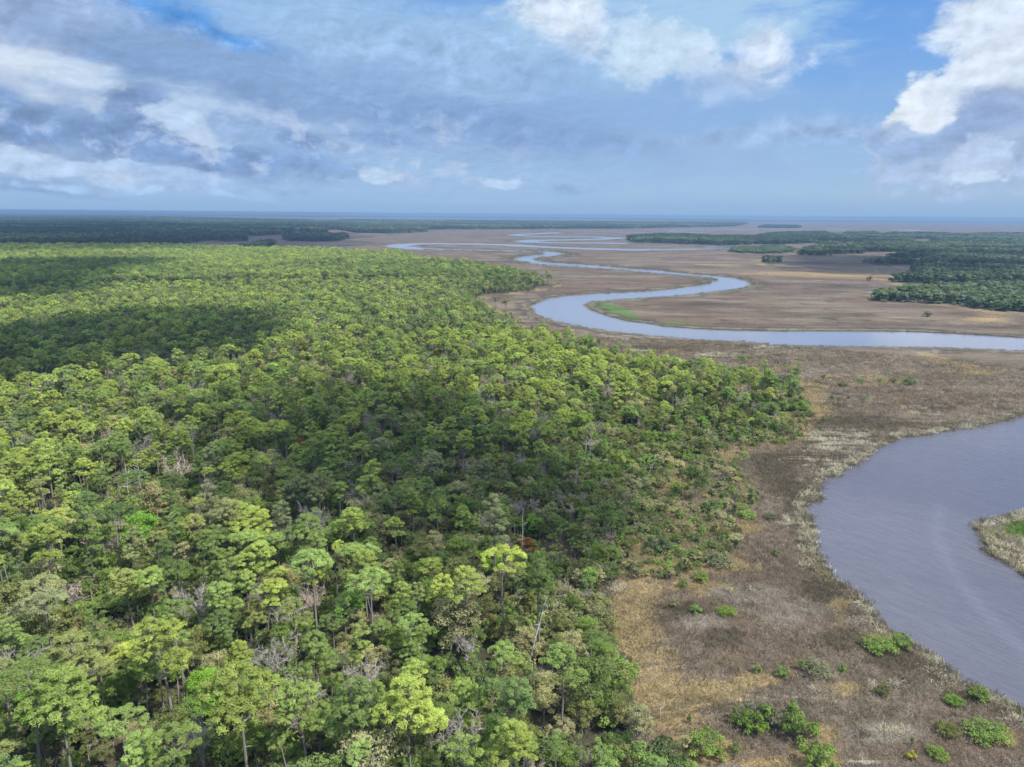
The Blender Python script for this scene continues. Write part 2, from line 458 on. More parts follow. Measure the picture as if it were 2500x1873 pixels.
# far woods, each an area of its own: bases in front, tree tops behind
WOODS['far_left'] = np.concatenate([GP([(-1500, 640), (-300, 603), (200, 605), (398, 601)]), GP(K1([(720, 322), (1000, 312), (1110, 318), (1120, 330), (1450, 292), (1520, 306), (1650, 300), (1640, 270), (1900, 258), (1990, 240), (2212, 240)])),
                                    GP([(760, 563), (835, 560.5)]), GP([(835, 540), (700, 536), (400, 528), (0, 524.5), (-1500, 512)], 12.0)])
WOODS['far_middle'] = np.concatenate([GP([(830, 561), (870, 568), (960, 570.5), (1040, 566.5), (1036, 560.5), (1200, 560), (1500, 558.5), (1785, 553.5), (1826, 546)]), GP([(1790, 542.5), (1500, 540.8), (1200, 538.2), (835, 536)], 10.0)])
WOODS['shore'] = np.concatenate([GP([(-1500, 513), (0, 521.5), (400, 525.8), (590, 527.8), (900, 530.4), (1250, 533.2), (1500, 535.6), (1840, 540)]), GP([(1830, 535.2), (1250, 529.5), (600, 523.3), (0, 518.8), (-1500, 506)], 12.0)])
WOODS['island'] = np.concatenate([GP(K2([(-15, 232), (20, 246), (180, 250), (330, 246), (405, 228), (390, 215)])), GP(K2([(370, 192), (200, 188), (40, 195)]), 12)])
WOODS['spur'] = np.concatenate([GP([(585, 612), (612, 611), (650, 609), (668, 603), (660, 597)])])
WOODS['spit'] = np.concatenate([GP(K3([(1050, 205), (1110, 228), (1300, 240), (1500, 245), (1850, 250), (2060, 240), (2212, 245)])), GP([(1960, 594), (2010, 592)]), GP([(2010, 566.5), (1900, 568)], 10), GP(K3([(2050, 175), (1700, 168), (1300, 160), (1180, 165)]), 12)])
WOODS['right'] = np.concatenate([GP(K4([(560, 250), (850, 262), (560, 275), (430, 330), (210, 362), (230, 400), (420, 415), (860, 418), (1140, 408), (1400, 425), (1330, 500), (1190, 535), (1330, 553), (1700, 545), (2212, 560)])),
                                 GP([(2900, 700), (3600, 760), (3600, 600), (2900, 585)]), GP(K4([(2212, 148), (1700, 150), (1000, 138), (500, 145), (350, 150)]), 10), GP(K4([(330, 240)]))])
WOODS['thicket'] = np.concatenate([GP(K4([(1075, 682), (1090, 655), (1180, 640), (1400, 600), (1700, 585), (2212, 575)])), GP([(2800, 715), (2900, 790)]), GP(K4([(2212, 762), (1990, 752), (1880, 742), (1700, 715), (1500, 700), (1250, 690)]))])
WOODS['scrub'] = GP(K4([(-60, 300), (60, 312), (210, 315), (330, 312), (430, 300), (420, 268), (250, 262), (0, 275)]))
WOODS['shore_right'] = np.concatenate([GP([(1835, 541), (2100, 541.5), (2300, 542.6), (2700, 545.5), (3200, 549)]), GP([(3200, 545), (2700, 541.8), (2300, 539.4), (2100, 538.2), (1850, 537.2)], 8.0)])
WOODS['far_isle'] = np.concatenate([GP([(1858, 556.6), (1950, 556.8), (1938, 552)]), GP([(1930, 550.3), (1870, 549.5)], 8)])
SHRUBLAND = GP([(1480, 1400), (1500, 1334), (1545, 1290), (1585, 1200), (1640, 1120), (1720, 1110), (1800, 1130), (1840, 1180), (1850, 1225), (1800, 1270), (1800, 1330), (1740, 1360), (1700, 1400), (1600, 1420)])


# ------------------------------------------------------------------ ground and water: one triangulation cut along the banks
rows = []
y_ = 3.4
while y_ < 1700:
    rows.append(y_); y_ += min(14.0, max(1.2, y_ * 0.055))
def horizon(x): return 523.0 + (x - 1250) * math.tan(rad(ROLL))
xs = np.arange(-1500, 4001, 17.0)
gp = []
for i, r in enumerate(rows):
    xx = xs + (8.5 if i % 2 else 0)
    gp.append(G(xx, horizon(xx) + r))
gp = np.concatenate(gp)
gp = gp[np.hypot(gp[:, 0], gp[:, 1]) < 39000]
loops = [river_poly] + [np.asarray(f) for f in FAR_WATER]
# drop grid points that crowd the banks
dr = seg_dist(gp, river_poly)
keep = dr > np.maximum(1.2, np.hypot(gp[:, 0], gp[:, 1]) / 300)
gp = gp[keep]
B = 40000.0
corners = np.array([(-B, -B), (B, -B), (B, B), (-B, B), (0, -600), (-400, -200), (400, -200), (-60, -40), (60, -40), (900, -600), (-900, -600)])
verts = np.concatenate([gp, corners] + loops)
edges = []
off = len(gp) + len(corners)
for L in loops:
    n = len(L)
    edges += [(off + i, off + (i + 1) % n) for i in range(n)]
    off += n
res = delaunay_2d_cdt([Vector((float(a), float(b))) for a, b in verts], edges, [], 0, 1e-3)
TV = np.array([(v.x, v.y) for v in res[0]])
TF = np.array([f for f in res[2] if len(f) == 3], np.int32)
cen = TV[TF].mean(1)
is_water = np.zeros(len(TF), bool)
for L in loops:
    is_water ^= in_poly(cen, L)

Dv = np.hypot(TV[:, 0], TV[:, 1])
d_river = seg_dist(TV, river_poly)
wood_in = np.zeros(len(TV), bool)
d_wood = np.full(len(TV), 1e9)
for k, Pw in WOODS.items():
    ins = in_poly(TV, Pw)
    if k not in ('right', 'thicket', 'scrub'): wood_in |= ins
    if k in ('main', 'right', 'thicket', 'island', 'spit'):
        d_wood = np.minimum(d_wood, np.where(ins, 0, seg_dist(TV, Pw)))

def ellipses(lst):
    """soft ellipses traced in the photograph, laid on the ground as patches"""
    v = np.zeros(len(TV))
    pix, dep = project(np.c_[TV, np.zeros(len(TV))])
    for (cx_, cy_, rx, ry) in lst:
        q = np.sqrt(((pix[:, 0] - cx_) / rx) ** 2 + ((pix[:, 1] - cy_) / ry) ** 2)
        v = np.maximum(v, np.where(dep > 1, np.clip(1.35 - q, 0, 1), 0))
    return v

GOLD = [(1917, 899, 70, 7), (2037, 920, 45, 5), (2120, 926, 60, 9), (2180, 930, 50, 10), (2104, 940, 60, 5), (2365, 894, 40, 5), (2397, 911, 70, 6), (2300, 879, 40, 6), (2259, 869, 45, 6), (1978, 964, 60, 9), (1970, 1003, 55, 16),
        (1921, 1038, 50, 26), (1390, 832, 90, 8), (1177, 757, 40, 9), (1650, 1370, 190, 50), (1560, 1440, 90, 40), (1780, 1380, 90, 26), (1700, 1430, 110, 20), (1610, 1700, 120, 70), (1740, 1690, 120, 45), (1700, 1830, 150, 60), (1990, 1850, 90, 50),
        (2010, 1790, 50, 30), (1850, 1660, 90, 26), (2060, 1680, 60, 26), (2440, 1800, 70, 30), (2160, 1560, 60, 24), (1640, 1290, 90, 40), (1800, 1290, 90, 26), (2050, 1475, 40, 20), (1290, 700, 25, 6), (1180, 760, 40, 8), (1560, 1560, 40, 70), (1900, 1870, 200, 30),
        (1950, 668, 220, 8), (2050, 672, 160, 10), (1760, 645, 100, 4), (2420, 780, 90, 14), (2380, 840, 60, 4)]
GREENP = [(1474, 748, 52, 16), (1505, 766, 50, 11), (1452, 742, 34, 9), (1530, 776, 40, 6), (1548, 731, 50, 4), (1640, 789, 110, 6), (1760, 797, 60, 4), (2400, 860, 90, 4), (2490, 1292, 62, 26), (1333, 633, 22, 3), (1015, 600, 18, 2), (1340, 587.5, 30, 1.5), (1700, 899, 40, 10)]
PALEP = [(1760, 1440, 60, 20), (1850, 1450, 120, 28), (1940, 1500, 130, 60), (2180, 1790, 140, 34), (1780, 1880, 70, 25), (1480, 1480, 25, 12), (1700, 1520, 90, 30), (2050, 1080, 120, 40), (2260, 1005, 90, 14), (2050, 800, 80, 4), (1850, 790, 60, 4), (1750, 868, 120, 10), (1300, 780, 120, 14), (1700, 640, 160, 6)]
WRACKP = [(2036, 1075, 70, 22), (2010, 1105, 62, 18), (1950, 1122, 50, 14), (2100, 1062, 50, 9), (2270, 1000, 60, 8), (1930, 1265, 34, 22), (1970, 1310, 26, 34), (1560, 857, 36, 6), (1750, 868, 50, 6), (2250, 855, 90, 6), (1478, 816, 60, 6), (1560, 823, 50, 6),
          (2150, 1671, 40, 7), (2165, 1782, 46, 8), (2105, 1800, 34, 10), (2105, 1858, 40, 9), (2470, 1742, 60, 14), (1985, 1680, 14, 10), (1840, 1440, 30, 5), (1505, 1440, 20, 14), (1960, 1385, 24, 8), (1300, 745, 14, 16), (2040, 1140, 60, 14), (2170, 845, 120, 4), (1950, 600, 90, 2)]
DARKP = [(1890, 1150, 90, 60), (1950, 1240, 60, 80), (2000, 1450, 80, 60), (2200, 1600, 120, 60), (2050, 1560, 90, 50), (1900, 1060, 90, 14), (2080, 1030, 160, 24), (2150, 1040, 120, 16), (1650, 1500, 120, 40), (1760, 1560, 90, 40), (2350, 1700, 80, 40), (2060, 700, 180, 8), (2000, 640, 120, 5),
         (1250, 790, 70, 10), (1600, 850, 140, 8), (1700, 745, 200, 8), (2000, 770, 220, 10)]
att = {
    'bank': np.exp(-d_river / (3.5 + Dv / 220)),
    'gold': np.maximum(ellipses(GOLD), 0.85 * np.exp(-((d_wood - 6) / (7 + Dv / 90)) ** 2) * (d_wood > 0) * (Dv < 1800)),
    'green': ellipses(GREENP),
    'pale': ellipses(PALEP),
    'dark_and_shade': ellipses(DARKP),  # dark marsh patches, with cloud shade near the bank painted in
    'wrack': ellipses(WRACKP),
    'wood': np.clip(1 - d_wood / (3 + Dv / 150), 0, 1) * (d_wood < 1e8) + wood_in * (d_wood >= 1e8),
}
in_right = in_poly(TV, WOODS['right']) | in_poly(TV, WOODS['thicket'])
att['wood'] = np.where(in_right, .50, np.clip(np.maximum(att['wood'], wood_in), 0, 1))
wake = np.zeros(len(TV))
WAKE1 = GP(F22([(2030, 1090), (2022, 1150), (2040, 1200), (2080, 1260), (2120, 1310), (2170, 1360), (2250, 1440), (2330, 1520)]))
WAKE2 = GP(K3([(1830, 540), (1700, 565), (1450, 610), (1180, 640), (880, 655), (700, 680), (600, 705), (555, 740), (580, 790), (660, 840), (800, 880)]))
WAKE3 = GP(K3([(470, 315), (380, 335), (300, 352)]))
for Wp, wd in ((WAKE1, 1.5), (WAKE2, 7.0), (WAKE3, 14.0)):
    dd = seg_dist(TV, Wp, closed=False)
    wake = np.maximum(wake, np.exp(-(dd / wd) ** 2))


def sheet(name, faces, z, mat, attrs):
    used, inv = np.unique(faces, return_inverse=True)
    F = inv.reshape(-1, 3)
    V = np.c_[TV[used], np.full(len(used), z)]
    a, b, c = V[F[:, 0], :2], V[F[:, 1], :2], V[F[:, 2], :2]
    flip = ((b - a)[:, 0] * (c - a)[:, 1] - (b - a)[:, 1] * (c - a)[:, 0]) < 0
    F[flip] = F[flip][:, ::-1]
    me = mesh_from(name, V, F, [mat], None, False)
    for k, v in attrs.items():
        me.attributes.new(k, 'FLOAT', 'POINT').data.foreach_set('value', v[used].astype(np.float32))
    return me, used

# --- marsh material
def marsh_material(name="marsh_ground"):
    m = bpy.data.materials.new(name); m.use_nodes = True
    t = NT(m.node_tree)
    pos = t.n('ShaderNodeNewGeometry').outputs['Position']
    big = t.noise(pos, 0.012, 4, 0.6, 0.6)
    med = t.noise(t.mapping(pos, rot=(0, 0, 0.4), scale=(0.6, 1.1, 1)), 0.055, 5, 0.6, 0.8)
    sml = t.noise(pos, 0.45, 4, 0.65)
    fine = t.noise(t.mapping(pos, rot=(0, 0, 0.7), scale=(1.0, 0.45, 1)), 2.6, 3, 0.7)
    far = t.noise(pos, 0.0035, 3, 0.5)
    c = t.mix(t.step(big, .38, .62), (0.150, 0.105, 0.074), (0.205, 0.160, 0.118))
    c = t.mix(t.math('MULTIPLY', t.step(med, .50, .68), .75), c, (0.098, 0.082, 0.052))
    c = t.mix(t.math('MULTIPLY', t.step(far, .50, .66), .6), c, (0.168, 0.112, 0.085))
    def patch(c, attr, colour, strength, lo=.45, hi=.85, k=.9, n=None):
        v = t.math('MULTIPLY_ADD', t.math('SUBTRACT', n or med, .5), k * 2, t.attr(attr))
        v = t.math('MULTIPLY', t.step(v, lo, hi), strength)
        v = t.math('MULTIPLY', v, t.step(t.attr(attr), 0.02, .25))
        return t.mix(v, c, colour)
    c = patch(c, 'dark_and_shade', (0.088, 0.072, 0.050), .75)
    c = patch(c, 'gold', (0.330, 0.240, 0.115), .85, n=t.math('MULTIPLY_ADD', sml, .5, t.math('MULTIPLY', med, .5)))
    c = patch(c, 'green', (0.098, 0.168, 0.042), .95, .3, .75)
    c = patch(c, 'pale', (0.260, 0.225, 0.185), .7, .5, .9, 1.3)
    streak = t.noise(t.mapping(pos, rot=(0, 0, -0.25), scale=(.25, 1.3, 1)), .42, 4, .7, .8)
    c = t.mix(t.math('MULTIPLY', t.step(streak, .54, .60), t.step(t.attr('wrack'), .1, .5, 0, .85)), c, (0.46, 0.42, 0.33))
    c = t.mix(t.math('MULTIPLY', t.step(streak, .50, .42), t.step(t.attr('wrack'), .1, .5, 0, .8)), c, (0.07, 0.06, 0.042))
    st2 = t.noise(t.mapping(pos, scale=(.35, 1.25, 1)), .16, 5, .68, 1.0)
    zone = t.step(t.noise(pos, .009, 3, .55, .4), .46, .60)
    c = t.mix(t.math('MULTIPLY', t.step(st2, .56, .64), t.math('MULTIPLY', zone, .55)), c, (0.36, 0.33, 0.26))
    c = t.mix(t.math('MULTIPLY', t.step(st2, .45, .37), t.math('MULTIPLY', zone, .75)), c, (0.055, 0.048, 0.032))
    # bank: wet mud and wrack
    c = patch(c, 'bank', (0.070, 0.058, 0.042), .85, .25, .55, .5, sml)
    c = patch(c, 'bank', (0.36, 0.32, 0.235), .45, .60, .75, .8, streak)
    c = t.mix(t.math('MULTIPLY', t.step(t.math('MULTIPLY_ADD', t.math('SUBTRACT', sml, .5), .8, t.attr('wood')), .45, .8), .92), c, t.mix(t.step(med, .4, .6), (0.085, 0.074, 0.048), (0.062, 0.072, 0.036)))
    c = t.mix(1.0, c, t.n('ShaderNodeCombineColor', {0: t.step(fine, .2, .8, .62, 1.38), 1: t.step(fine, .2, .8, .62, 1.38), 2: t.step(fine, .2, .8, .64, 1.36)}).outputs[0], 'MULTIPLY')
    c = t.mix(1.0, c, t.n('ShaderNodeCombineColor', {0: t.step(sml, .25, .75, .78, 1.22), 1: t.step(sml, .25, .75, .78, 1.22), 2: t.step(sml, .25, .75, .8, 1.2)}).outputs[0], 'MULTIPLY')
    band = t.noise(t.mapping(pos, rot=(0, 0, .12), scale=(.30, 1.7, 1)), .022, 5, .62, .7)
    c = t.mix(1.0, c, t.n('ShaderNodeCombineColor', {0: t.step(band, .30, .68, .62, 1.12), 1: t.step(band, .30, .68, .61, 1.10), 2: t.step(band, .30, .68, .60, 1.08)}).outputs[0], 'MULTIPLY')
    ridge = t.math('ABSOLUTE', t.math('SUBTRACT', t.noise(t.mapping(pos, scale=(.7, 1.2, 1)), .0075, 5, .6, 1.4), .5))
    c = t.mix(t.math('MULTIPLY', t.step(ridge, .004, .016, .6, 0.0), t.step(med, .4, .6)), c, (0.05, 0.042, 0.03))
    c = t.mix(1.0, c, (.55, .56, .56), 'MULTIPLY')
    b = t.n('ShaderNodeBump', {'Strength': .9, 'Distance': .5, 'Height': t.math('ADD', sml, t.math('MULTIPLY', fine, .6))})
    p = t.n('ShaderNodeBsdfPrincipled', {'Base Color': c, 'Roughness': .95, 'Normal': b.outputs[0], 'Specular IOR Level': .1})
    t.n('ShaderNodeOutputMaterial', {0: p.outputs[0]})
    return m

MARSH = marsh_material()
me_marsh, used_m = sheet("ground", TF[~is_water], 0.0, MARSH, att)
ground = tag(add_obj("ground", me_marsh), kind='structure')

def water_material():
    m = bpy.data.materials.new("river_water"); m.use_nodes = True
    t = NT(m.node_tree)
    pos = t.n('ShaderNodeNewGeometry').outputs['Position']
    wk = t.attr('wake')
    gust = t.step(t.noise(pos, .018, 3, .5, .5), .3, .7)
    dist = t.vmath('LENGTH', pos)
    r1 = t.noise(t.aniso(pos, -52, .16, 1.0), 1.15, 3, .6, .25)
    r2 = t.noise(t.aniso(pos, -66, .22, 1.0), 2.3, 2, .6, .2)
    wv = t.noise(t.aniso(pos, -25, .14, 1.0), .62, 2, .5, .2)
    h = t.math('ADD', t.math('MULTIPLY', r1, t.step(gust, 0, 1, .8, 1.3)), t.math('MULTIPLY', r2, .5))
    h = t.math('ADD', h, t.math('MULTIPLY', t.math('MULTIPLY', wv, wk), 1.0))
    b = t.n('ShaderNodeBump', {'Strength': t.step(dist, 150, 600, .9, .05), 'Distance': .24, 'Height': h})
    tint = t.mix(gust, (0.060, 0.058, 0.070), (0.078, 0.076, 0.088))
    tint = t.mix(t.step(dist, 230, 620, 0, .42), tint, (0.235, 0.245, 0.290))  # paler with distance: sky reflection put into the base colour
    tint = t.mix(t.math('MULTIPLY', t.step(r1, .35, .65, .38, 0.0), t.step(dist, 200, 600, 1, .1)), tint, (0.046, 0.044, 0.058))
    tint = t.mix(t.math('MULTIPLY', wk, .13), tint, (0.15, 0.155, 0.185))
    p = t.n('ShaderNodeBsdfPrincipled', {'Base Color': tint, 'Roughness': t.step(dist, 150, 700, .16, .12), 'Normal': b.outputs[0], 'IOR': 1.333, 'Specular IOR Level': t.step(dist, 150, 600, .55, 1.0)})
    t.n('ShaderNodeOutputMaterial', {0: p.outputs[0]})
    return m
WATER_Z = -0.45
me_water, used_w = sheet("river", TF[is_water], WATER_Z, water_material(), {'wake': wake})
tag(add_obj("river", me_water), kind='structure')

# banks: a real step of turf and mud down into the water
mud = bpy.data.materials.new("bank_mud"); mud.use_nodes = True
t = NT(mud.node_tree)
pp = t.n('ShaderNodeNewGeometry').outputs['Position']
p = t.n('ShaderNodeBsdfPrincipled', {'Base Color': t.mix(t.noise(pp, .8, 3, .6), (0.035, 0.028, 0.02), (0.13, 0.11, 0.075)), 'Roughness': .8})
t.n('ShaderNodeOutputMaterial', {0: p.outputs[0]})
bq = []
for L in loops:
    nx = np.roll(L, -1, 0)
    z0, z1 = np.zeros((len(L), 1)), np.full((len(L), 1), -1.2)
    bq.append(np.stack([np.c_[L, z0], np.c_[nx, z0], np.c_[nx, z1], np.c_[L, z1]], 1))
tag(add_obj("river_bank", quads("river_bank", np.concatenate(bq), [mud])), kind='structure')


# ------------------------------------------------------------------ materials for plants
def leaf_material(name, rgb, var=.25, trans=.42, yellow=(1.09, 1.03, .85)):
    m = bpy.data.materials.new(name); m.use_nodes = True
    t = NT(m.node_tree)
    oi = t.n('ShaderNodeObjectInfo')
    oc = t.n('ShaderNodeTexCoord').outputs['Object']
    n = t.noise(oc, .55, 2, .5)
    v = t.math('MULTIPLY_ADD', t.math('SUBTRACT', oi.outputs['Random'], .5), var * 1.6, 1.0)
    v = t.math('MULTIPLY', v, t.step(n, .3, .7, 1 - var * .8, 1 + var * .8))
    base_ = t.mix(t.math('FRACT', t.math('MULTIPLY', oi.outputs['Random'], 7.31)), rgb, tuple(a * b for a, b in zip(rgb, yellow)))
    c = t.n('ShaderNodeVectorMath', {0: base_, 'Scale': v}, operation='SCALE').outputs[0]
    d = t.n('ShaderNodeBsdfDiffuse', {'Color': c})
    tr = t.n('ShaderNodeBsdfTranslucent', {'Color': t.n('ShaderNodeVectorMath', {0: c, 1: (1.1, 1.15, .7)}, operation='MULTIPLY').outputs[0]})
    mx = t.n('ShaderNodeMixShader', {0: trans, 1: d.outputs[0], 2: tr.outputs[0]})
    t.n('ShaderNodeOutputMaterial', {0: mx.outputs[0]})
    return m

def bark_material(name, a, b):
    m = bpy.data.materials.new(name); m.use_nodes = True
    t = NT(m.node_tree)
    oc = t.n('ShaderNodeTexCoord').outputs['Object']
    c = t.mix(t.noise(t.mapping(oc, scale=(3, 3, .7)), 1.5, 3, .6), a, b)
    p = t.n('ShaderNodeBsdfPrincipled', {'Base Color': c, 'Roughness': .9, 'Specular IOR Level': .15})
    t.n('ShaderNodeOutputMaterial', {0: p.outputs[0]})
    return m

PINE_MATS = [
    ("yellow-green", leaf_material("pine_needles_yellow_green", (0.292, 0.355, 0.094), .28)),
    ("fresh green", leaf_material("pine_needles_fresh_green", (0.211, 0.288, 0.092), .28)),
    ("deep green", leaf_material("pine_needles_deep_green", (0.135, 0.193, 0.068), .26)),
    ("olive green", leaf_material("pine_needles_olive", (0.222, 0.253, 0.097), .26)),
    ("grey-green", leaf_material("pine_needles_grey_green", (0.228, 0.251, 0.128), .26)),
]
BROAD_MATS = [
    ("dark green", leaf_material("leaves_dark_green", (0.122, 0.167, 0.059), .3)),
    ("mid green", leaf_material("leaves_mid_green", (0.158, 0.230, 0.061), .3)),
    ("olive brown", leaf_material("leaves_olive_brown", (0.158, 0.174, 0.067), .3)),
    ("pale grey-green", leaf_material("leaves_pale_grey", (0.284, 0.276, 0.149), .25)),
    ("lime green", leaf_material("leaves_lime", (0.155, 0.285, 0.045), .15)),
    ("russet", leaf_material("leaves_russet", (0.225, 0.130, 0.045), .2)),
]
BARK = bark_material("pine_bark", (0.10, 0.085, 0.07), (0.24, 0.215, 0.185))
GREYBARK = bark_material("grey_bark", (0.15, 0.13, 0.12), (0.30, 0.27, 0.24))
DEADWOOD = bark_material("dead_wood", (0.20, 0.185, 0.17), (0.38, 0.355, 0.325))
TWIG = bark_material("bare_twigs", (0.20, 0.175, 0.15), (0.31, 0.28, 0.245))
PINKTWIG = bark_material("bare_pink_twigs", (0.30, 0.22, 0.185), (0.42, 0.33, 0.28))


# ------------------------------------------------------------------ plant geometry (arrays of quads)
def unit(v):
    return v / np.maximum(np.linalg.norm(v, axis=-1, keepdims=True), 1e-9)

def tube(pts, radii, sides=5):
    pts = np.asarray(pts, float); radii = np.asarray(radii, float)
    d = unit(np.gradient(pts, axis=0))
    ref = np.where(np.abs(d[:, 2:3]) > .9, np.array([[1., 0, 0]]), np.array([[0, 0, 1.]]))
    u = unit(np.cross(d, ref)); v = np.cross(d, u)
    a = np.linspace(0, 2 * np.pi, sides, endpoint=False)
    ring = pts[:, None] + radii[:, None, None] * (np.cos(a)[None, :, None] * u[:, None] + np.sin(a)[None, :, None] * v[:, None])
    r0, r1 = ring[:-1], ring[1:]
    return np.stack([r0, np.roll(r0, -1, 1), np.roll(r1, -1, 1), r1], 2).reshape(-1, 4, 3)

def puff(r, c, rad_, n, length, width, flat=.6, up=.7):
    """a tuft of needles or leaves round c: many small quads facing outwards and up"""
    d = unit(r.normal(size=(n, 3)))
    d[:, 2] = np.where(d[:, 2] < -.25, -d[:, 2] * .6, d[:, 2])
    rr = rad_ * (0.55 + 0.5 * r.random((n, 1)))
    P = c + d * rr * np.array([1, 1, flat])
    nrm = unit(d * .7 + np.array([0, 0, up]) + r.normal(size=(n, 3)) * .45)
    t1 = unit(np.cross(nrm, r.normal(size=(n, 3))))
    # needles lean outwards
    t1 = unit(t1 + d * .5 - nrm * (d * nrm).sum(1, keepdims=True) * .5)
    t2 = unit(np.cross(nrm, t1))
    L = length * (0.6 + .8 * r.random((n, 1))) / 2
    W = width * (0.7 + .6 * r.random((n, 1))) / 2
    return np.stack([P - t1 * L - t2 * W, P + t1 * L - t2 * W * .6, P + t1 * L + t2 * W * .6, P - t1 * L + t2 * W], 1)

def pine(seed, h=18., crown_h=6.5, R=3.2, lean=0., flat_top=False, n_lobe=4, density=1.0, q=(.38, .10), pr=.68, fill=1.0, stubs=True):
    """bare trunk, rising limbs and a crown of domes, each dome a shell of needle tufts"""
    r = np.random.default_rng(seed)
    bend = r.normal(size=2) * .3
    zz = np.linspace(0, h * .97, 8)
    axis = np.c_[bend[0] * np.sin(zz / h * 3) + lean * (zz / h) ** 1.3 * h * .35, bend[1] * np.sin(zz / h * 2.3), zz]
    r0 = .011 * h + .05
    trunk = [tube(axis, np.linspace(r0, r0 * .3, 8), 6)]
    crown = []
    at = lambda z: np.array([np.interp(z, zz, axis[:, k]) for k in range(3)])
    lobes = [(at(h * .90) + np.array([r.normal() * .3, r.normal() * .3, 0]), R * (.62 if n_lobe > 1 else .95), crown_h * (.34 if not flat_top else .22))]
    ang = r.random() * 6.28
    for i in range(n_lobe - 1):
        f = (i + .5 + r.normal() * .15) / max(1, n_lobe - 1)
        ang += 2.4 + r.normal() * .4
        rl = R * r.uniform(.40, .58)
        d_ = R * r.uniform(.55, .78) * (1 - .25 * f)
        c = at(h - crown_h * (.85 - .62 * f))
        lobes.append((c + np.array([math.cos(ang) * d_, math.sin(ang) * d_, 0]), rl, rl * r.uniform(.55, .8) * (1 if not flat_top else .6)))
    for (c, rl, hl) in lobes:
        n = max(4, int(fill * 5.2 * (rl / pr * .72) ** 1.7))
        for k in range(n):
            if r.random() < .10: continue
            u = 1 - 1.18 * (k + .5) / n
            a = k * 2.39996 + r.normal() * .25
            s_ = math.sqrt(max(0, 1 - u * u))
            p_ = c + np.array([math.cos(a) * s_ * rl, math.sin(a) * s_ * rl, (u if u > 0 else u * .5) * hl]) * r.uniform(.86, 1.06)
            crown.append(puff(r, p_, pr * r.uniform(.72, 1.15), int(r.uniform(72, 104) * density), q[0], q[1], .72, .8))
            if k % 3 == 0:
                s0 = at(max(h - crown_h, c[2] - hl * .3 - rl * .45))
                mid = (s0 * .45 + p_ * .55) - np.array([0, 0, .15 * rl])
                trunk.append(tube([s0, mid, p_], [.062 * h / 17, .04 * h / 17, .015], 3))
    # a few dead stubs below the crown
    for k in range(r.integers(1, 5) if stubs else 0):
        z = h - crown_h - r.random() * h * .25
        if z < 2: continue
        a = r.random() * 6.28
        L = r.uniform(.7, 2.2)
        s = at(z)
        trunk.append(tube(s + np.outer(np.linspace(0, 1, 3), [math.cos(a) * L, math.sin(a) * L, L * r.uniform(-.1, .5)]), [.055, .04, .014], 3))
    return np.concatenate(trunk), np.concatenate(crown)

def broadleaf(seed, h=11., R=4., base=.25, n_puff=46, density=1.0, q=(.27, .17)):
    r = np.random.default_rng(seed)
    trunk = [tube([(0, 0, 0), (r.normal() * .15, r.normal() * .15, h * .35), (r.normal() * .3, r.normal() * .3, h * .8)], [.012 * h + .05, .010 * h, .02], 6)]
    crown = []
    zc, rz = h * (1 + base) / 2, h * (1 - base) / 2
    lobes = [np.array([r.normal() * R * .3, r.normal() * R * .3, zc + r.normal() * rz * .25]) for _ in range(5)]
    for i in range(n_puff):
        lb = lobes[i % 5] * np.array([.7, .7, 1]) + np.array([0, 0, 0])
        d = unit(r.normal(size=3)); d[2] = d[2] if d[2] > -.55 else -d[2]
        f = r.uniform(.55, .98)
        c = np.array([lb[0], lb[1], zc]) + d * np.array([R * .78, R * .78, rz * .88]) * f
        crown.append(puff(r, c, r.uniform(.7, 1.15) * R / 3.6, int(r.uniform(78, 104) * density), q[0], q[1], .75, .5))
        if i % 3 == 0:
            s = np.array([0, 0, h * r.uniform(.2, .6)])
            trunk.append(tube(s + np.outer(np.linspace(0, 1, 3), c - s), [.07, .045, .015], 3))
    return np.concatenate(trunk), np.concatenate(crown)

def bare_tree(seed, h=11., R=3.5, twigs=7, spread=1.0):
    r = np.random.default_rng(seed)
    trunk = [tube([(0, 0, 0), (r.normal() * .2, r.normal() * .2, h * .3), (r.normal() * .3, r.normal() * .3, h * .6)], [.16, .12, .07], 5)]
    tw = []
    n1 = 9
    for i in range(n1):
        a = i * 2.4 + r.normal() * .4
        s = np.array([0, 0, h * (.22 + .38 * i / n1)])
        e = np.array([math.cos(a) * R * r.uniform(.5, .85), math.sin(a) * R * r.uniform(.5, .85), h * r.uniform(.65, .95)])
        e[2] = s[2] + (e[2] - s[2]) * r.uniform(.75, 1)
        mid = (s + e) / 2 + r.normal(size=3) * .35
        trunk.append(tube([s, mid, e], [.075, .05, .02], 4))
        for j in range(6):
            f = .35 + .65 * (j + 1) / 6
            p0 = s + (mid - s) * f * 2 if f < .5 else mid + (e - mid) * (f - .5) * 2
            p1 = p0 + unit(unit(e - s) * .7 + r.normal(size=3) * .7 + np.array([0, 0, .35])) * R * r.uniform(.25, .5)
            tw.append((p0, p1, .045))
            for k in range(twigs):
                g = r.random()
                q0 = p0 + (p1 - p0) * g
                q1 = q0 + unit(unit(p1 - p0) * .6 + r.normal(size=3) * .8 + np.array([0, 0, .3])) * R * r.uniform(.12, .30)
                tw.append((q0, q1, .03))
                q2 = q0 + (q1 - q0) * .5
                tw.append((q2, q2 + unit(r.normal(size=3) + np.array([0, 0, .4])) * R * .13, .022))
    Q = []
    for a, b, w_ in tw:
        d = unit(b - a); n = unit(np.cross(d, r.normal(size=3))) * w_
        Q.append([a - n, a + n, b + n * .4, b - n * .4])
    return np.concatenate(trunk), np.array(Q)

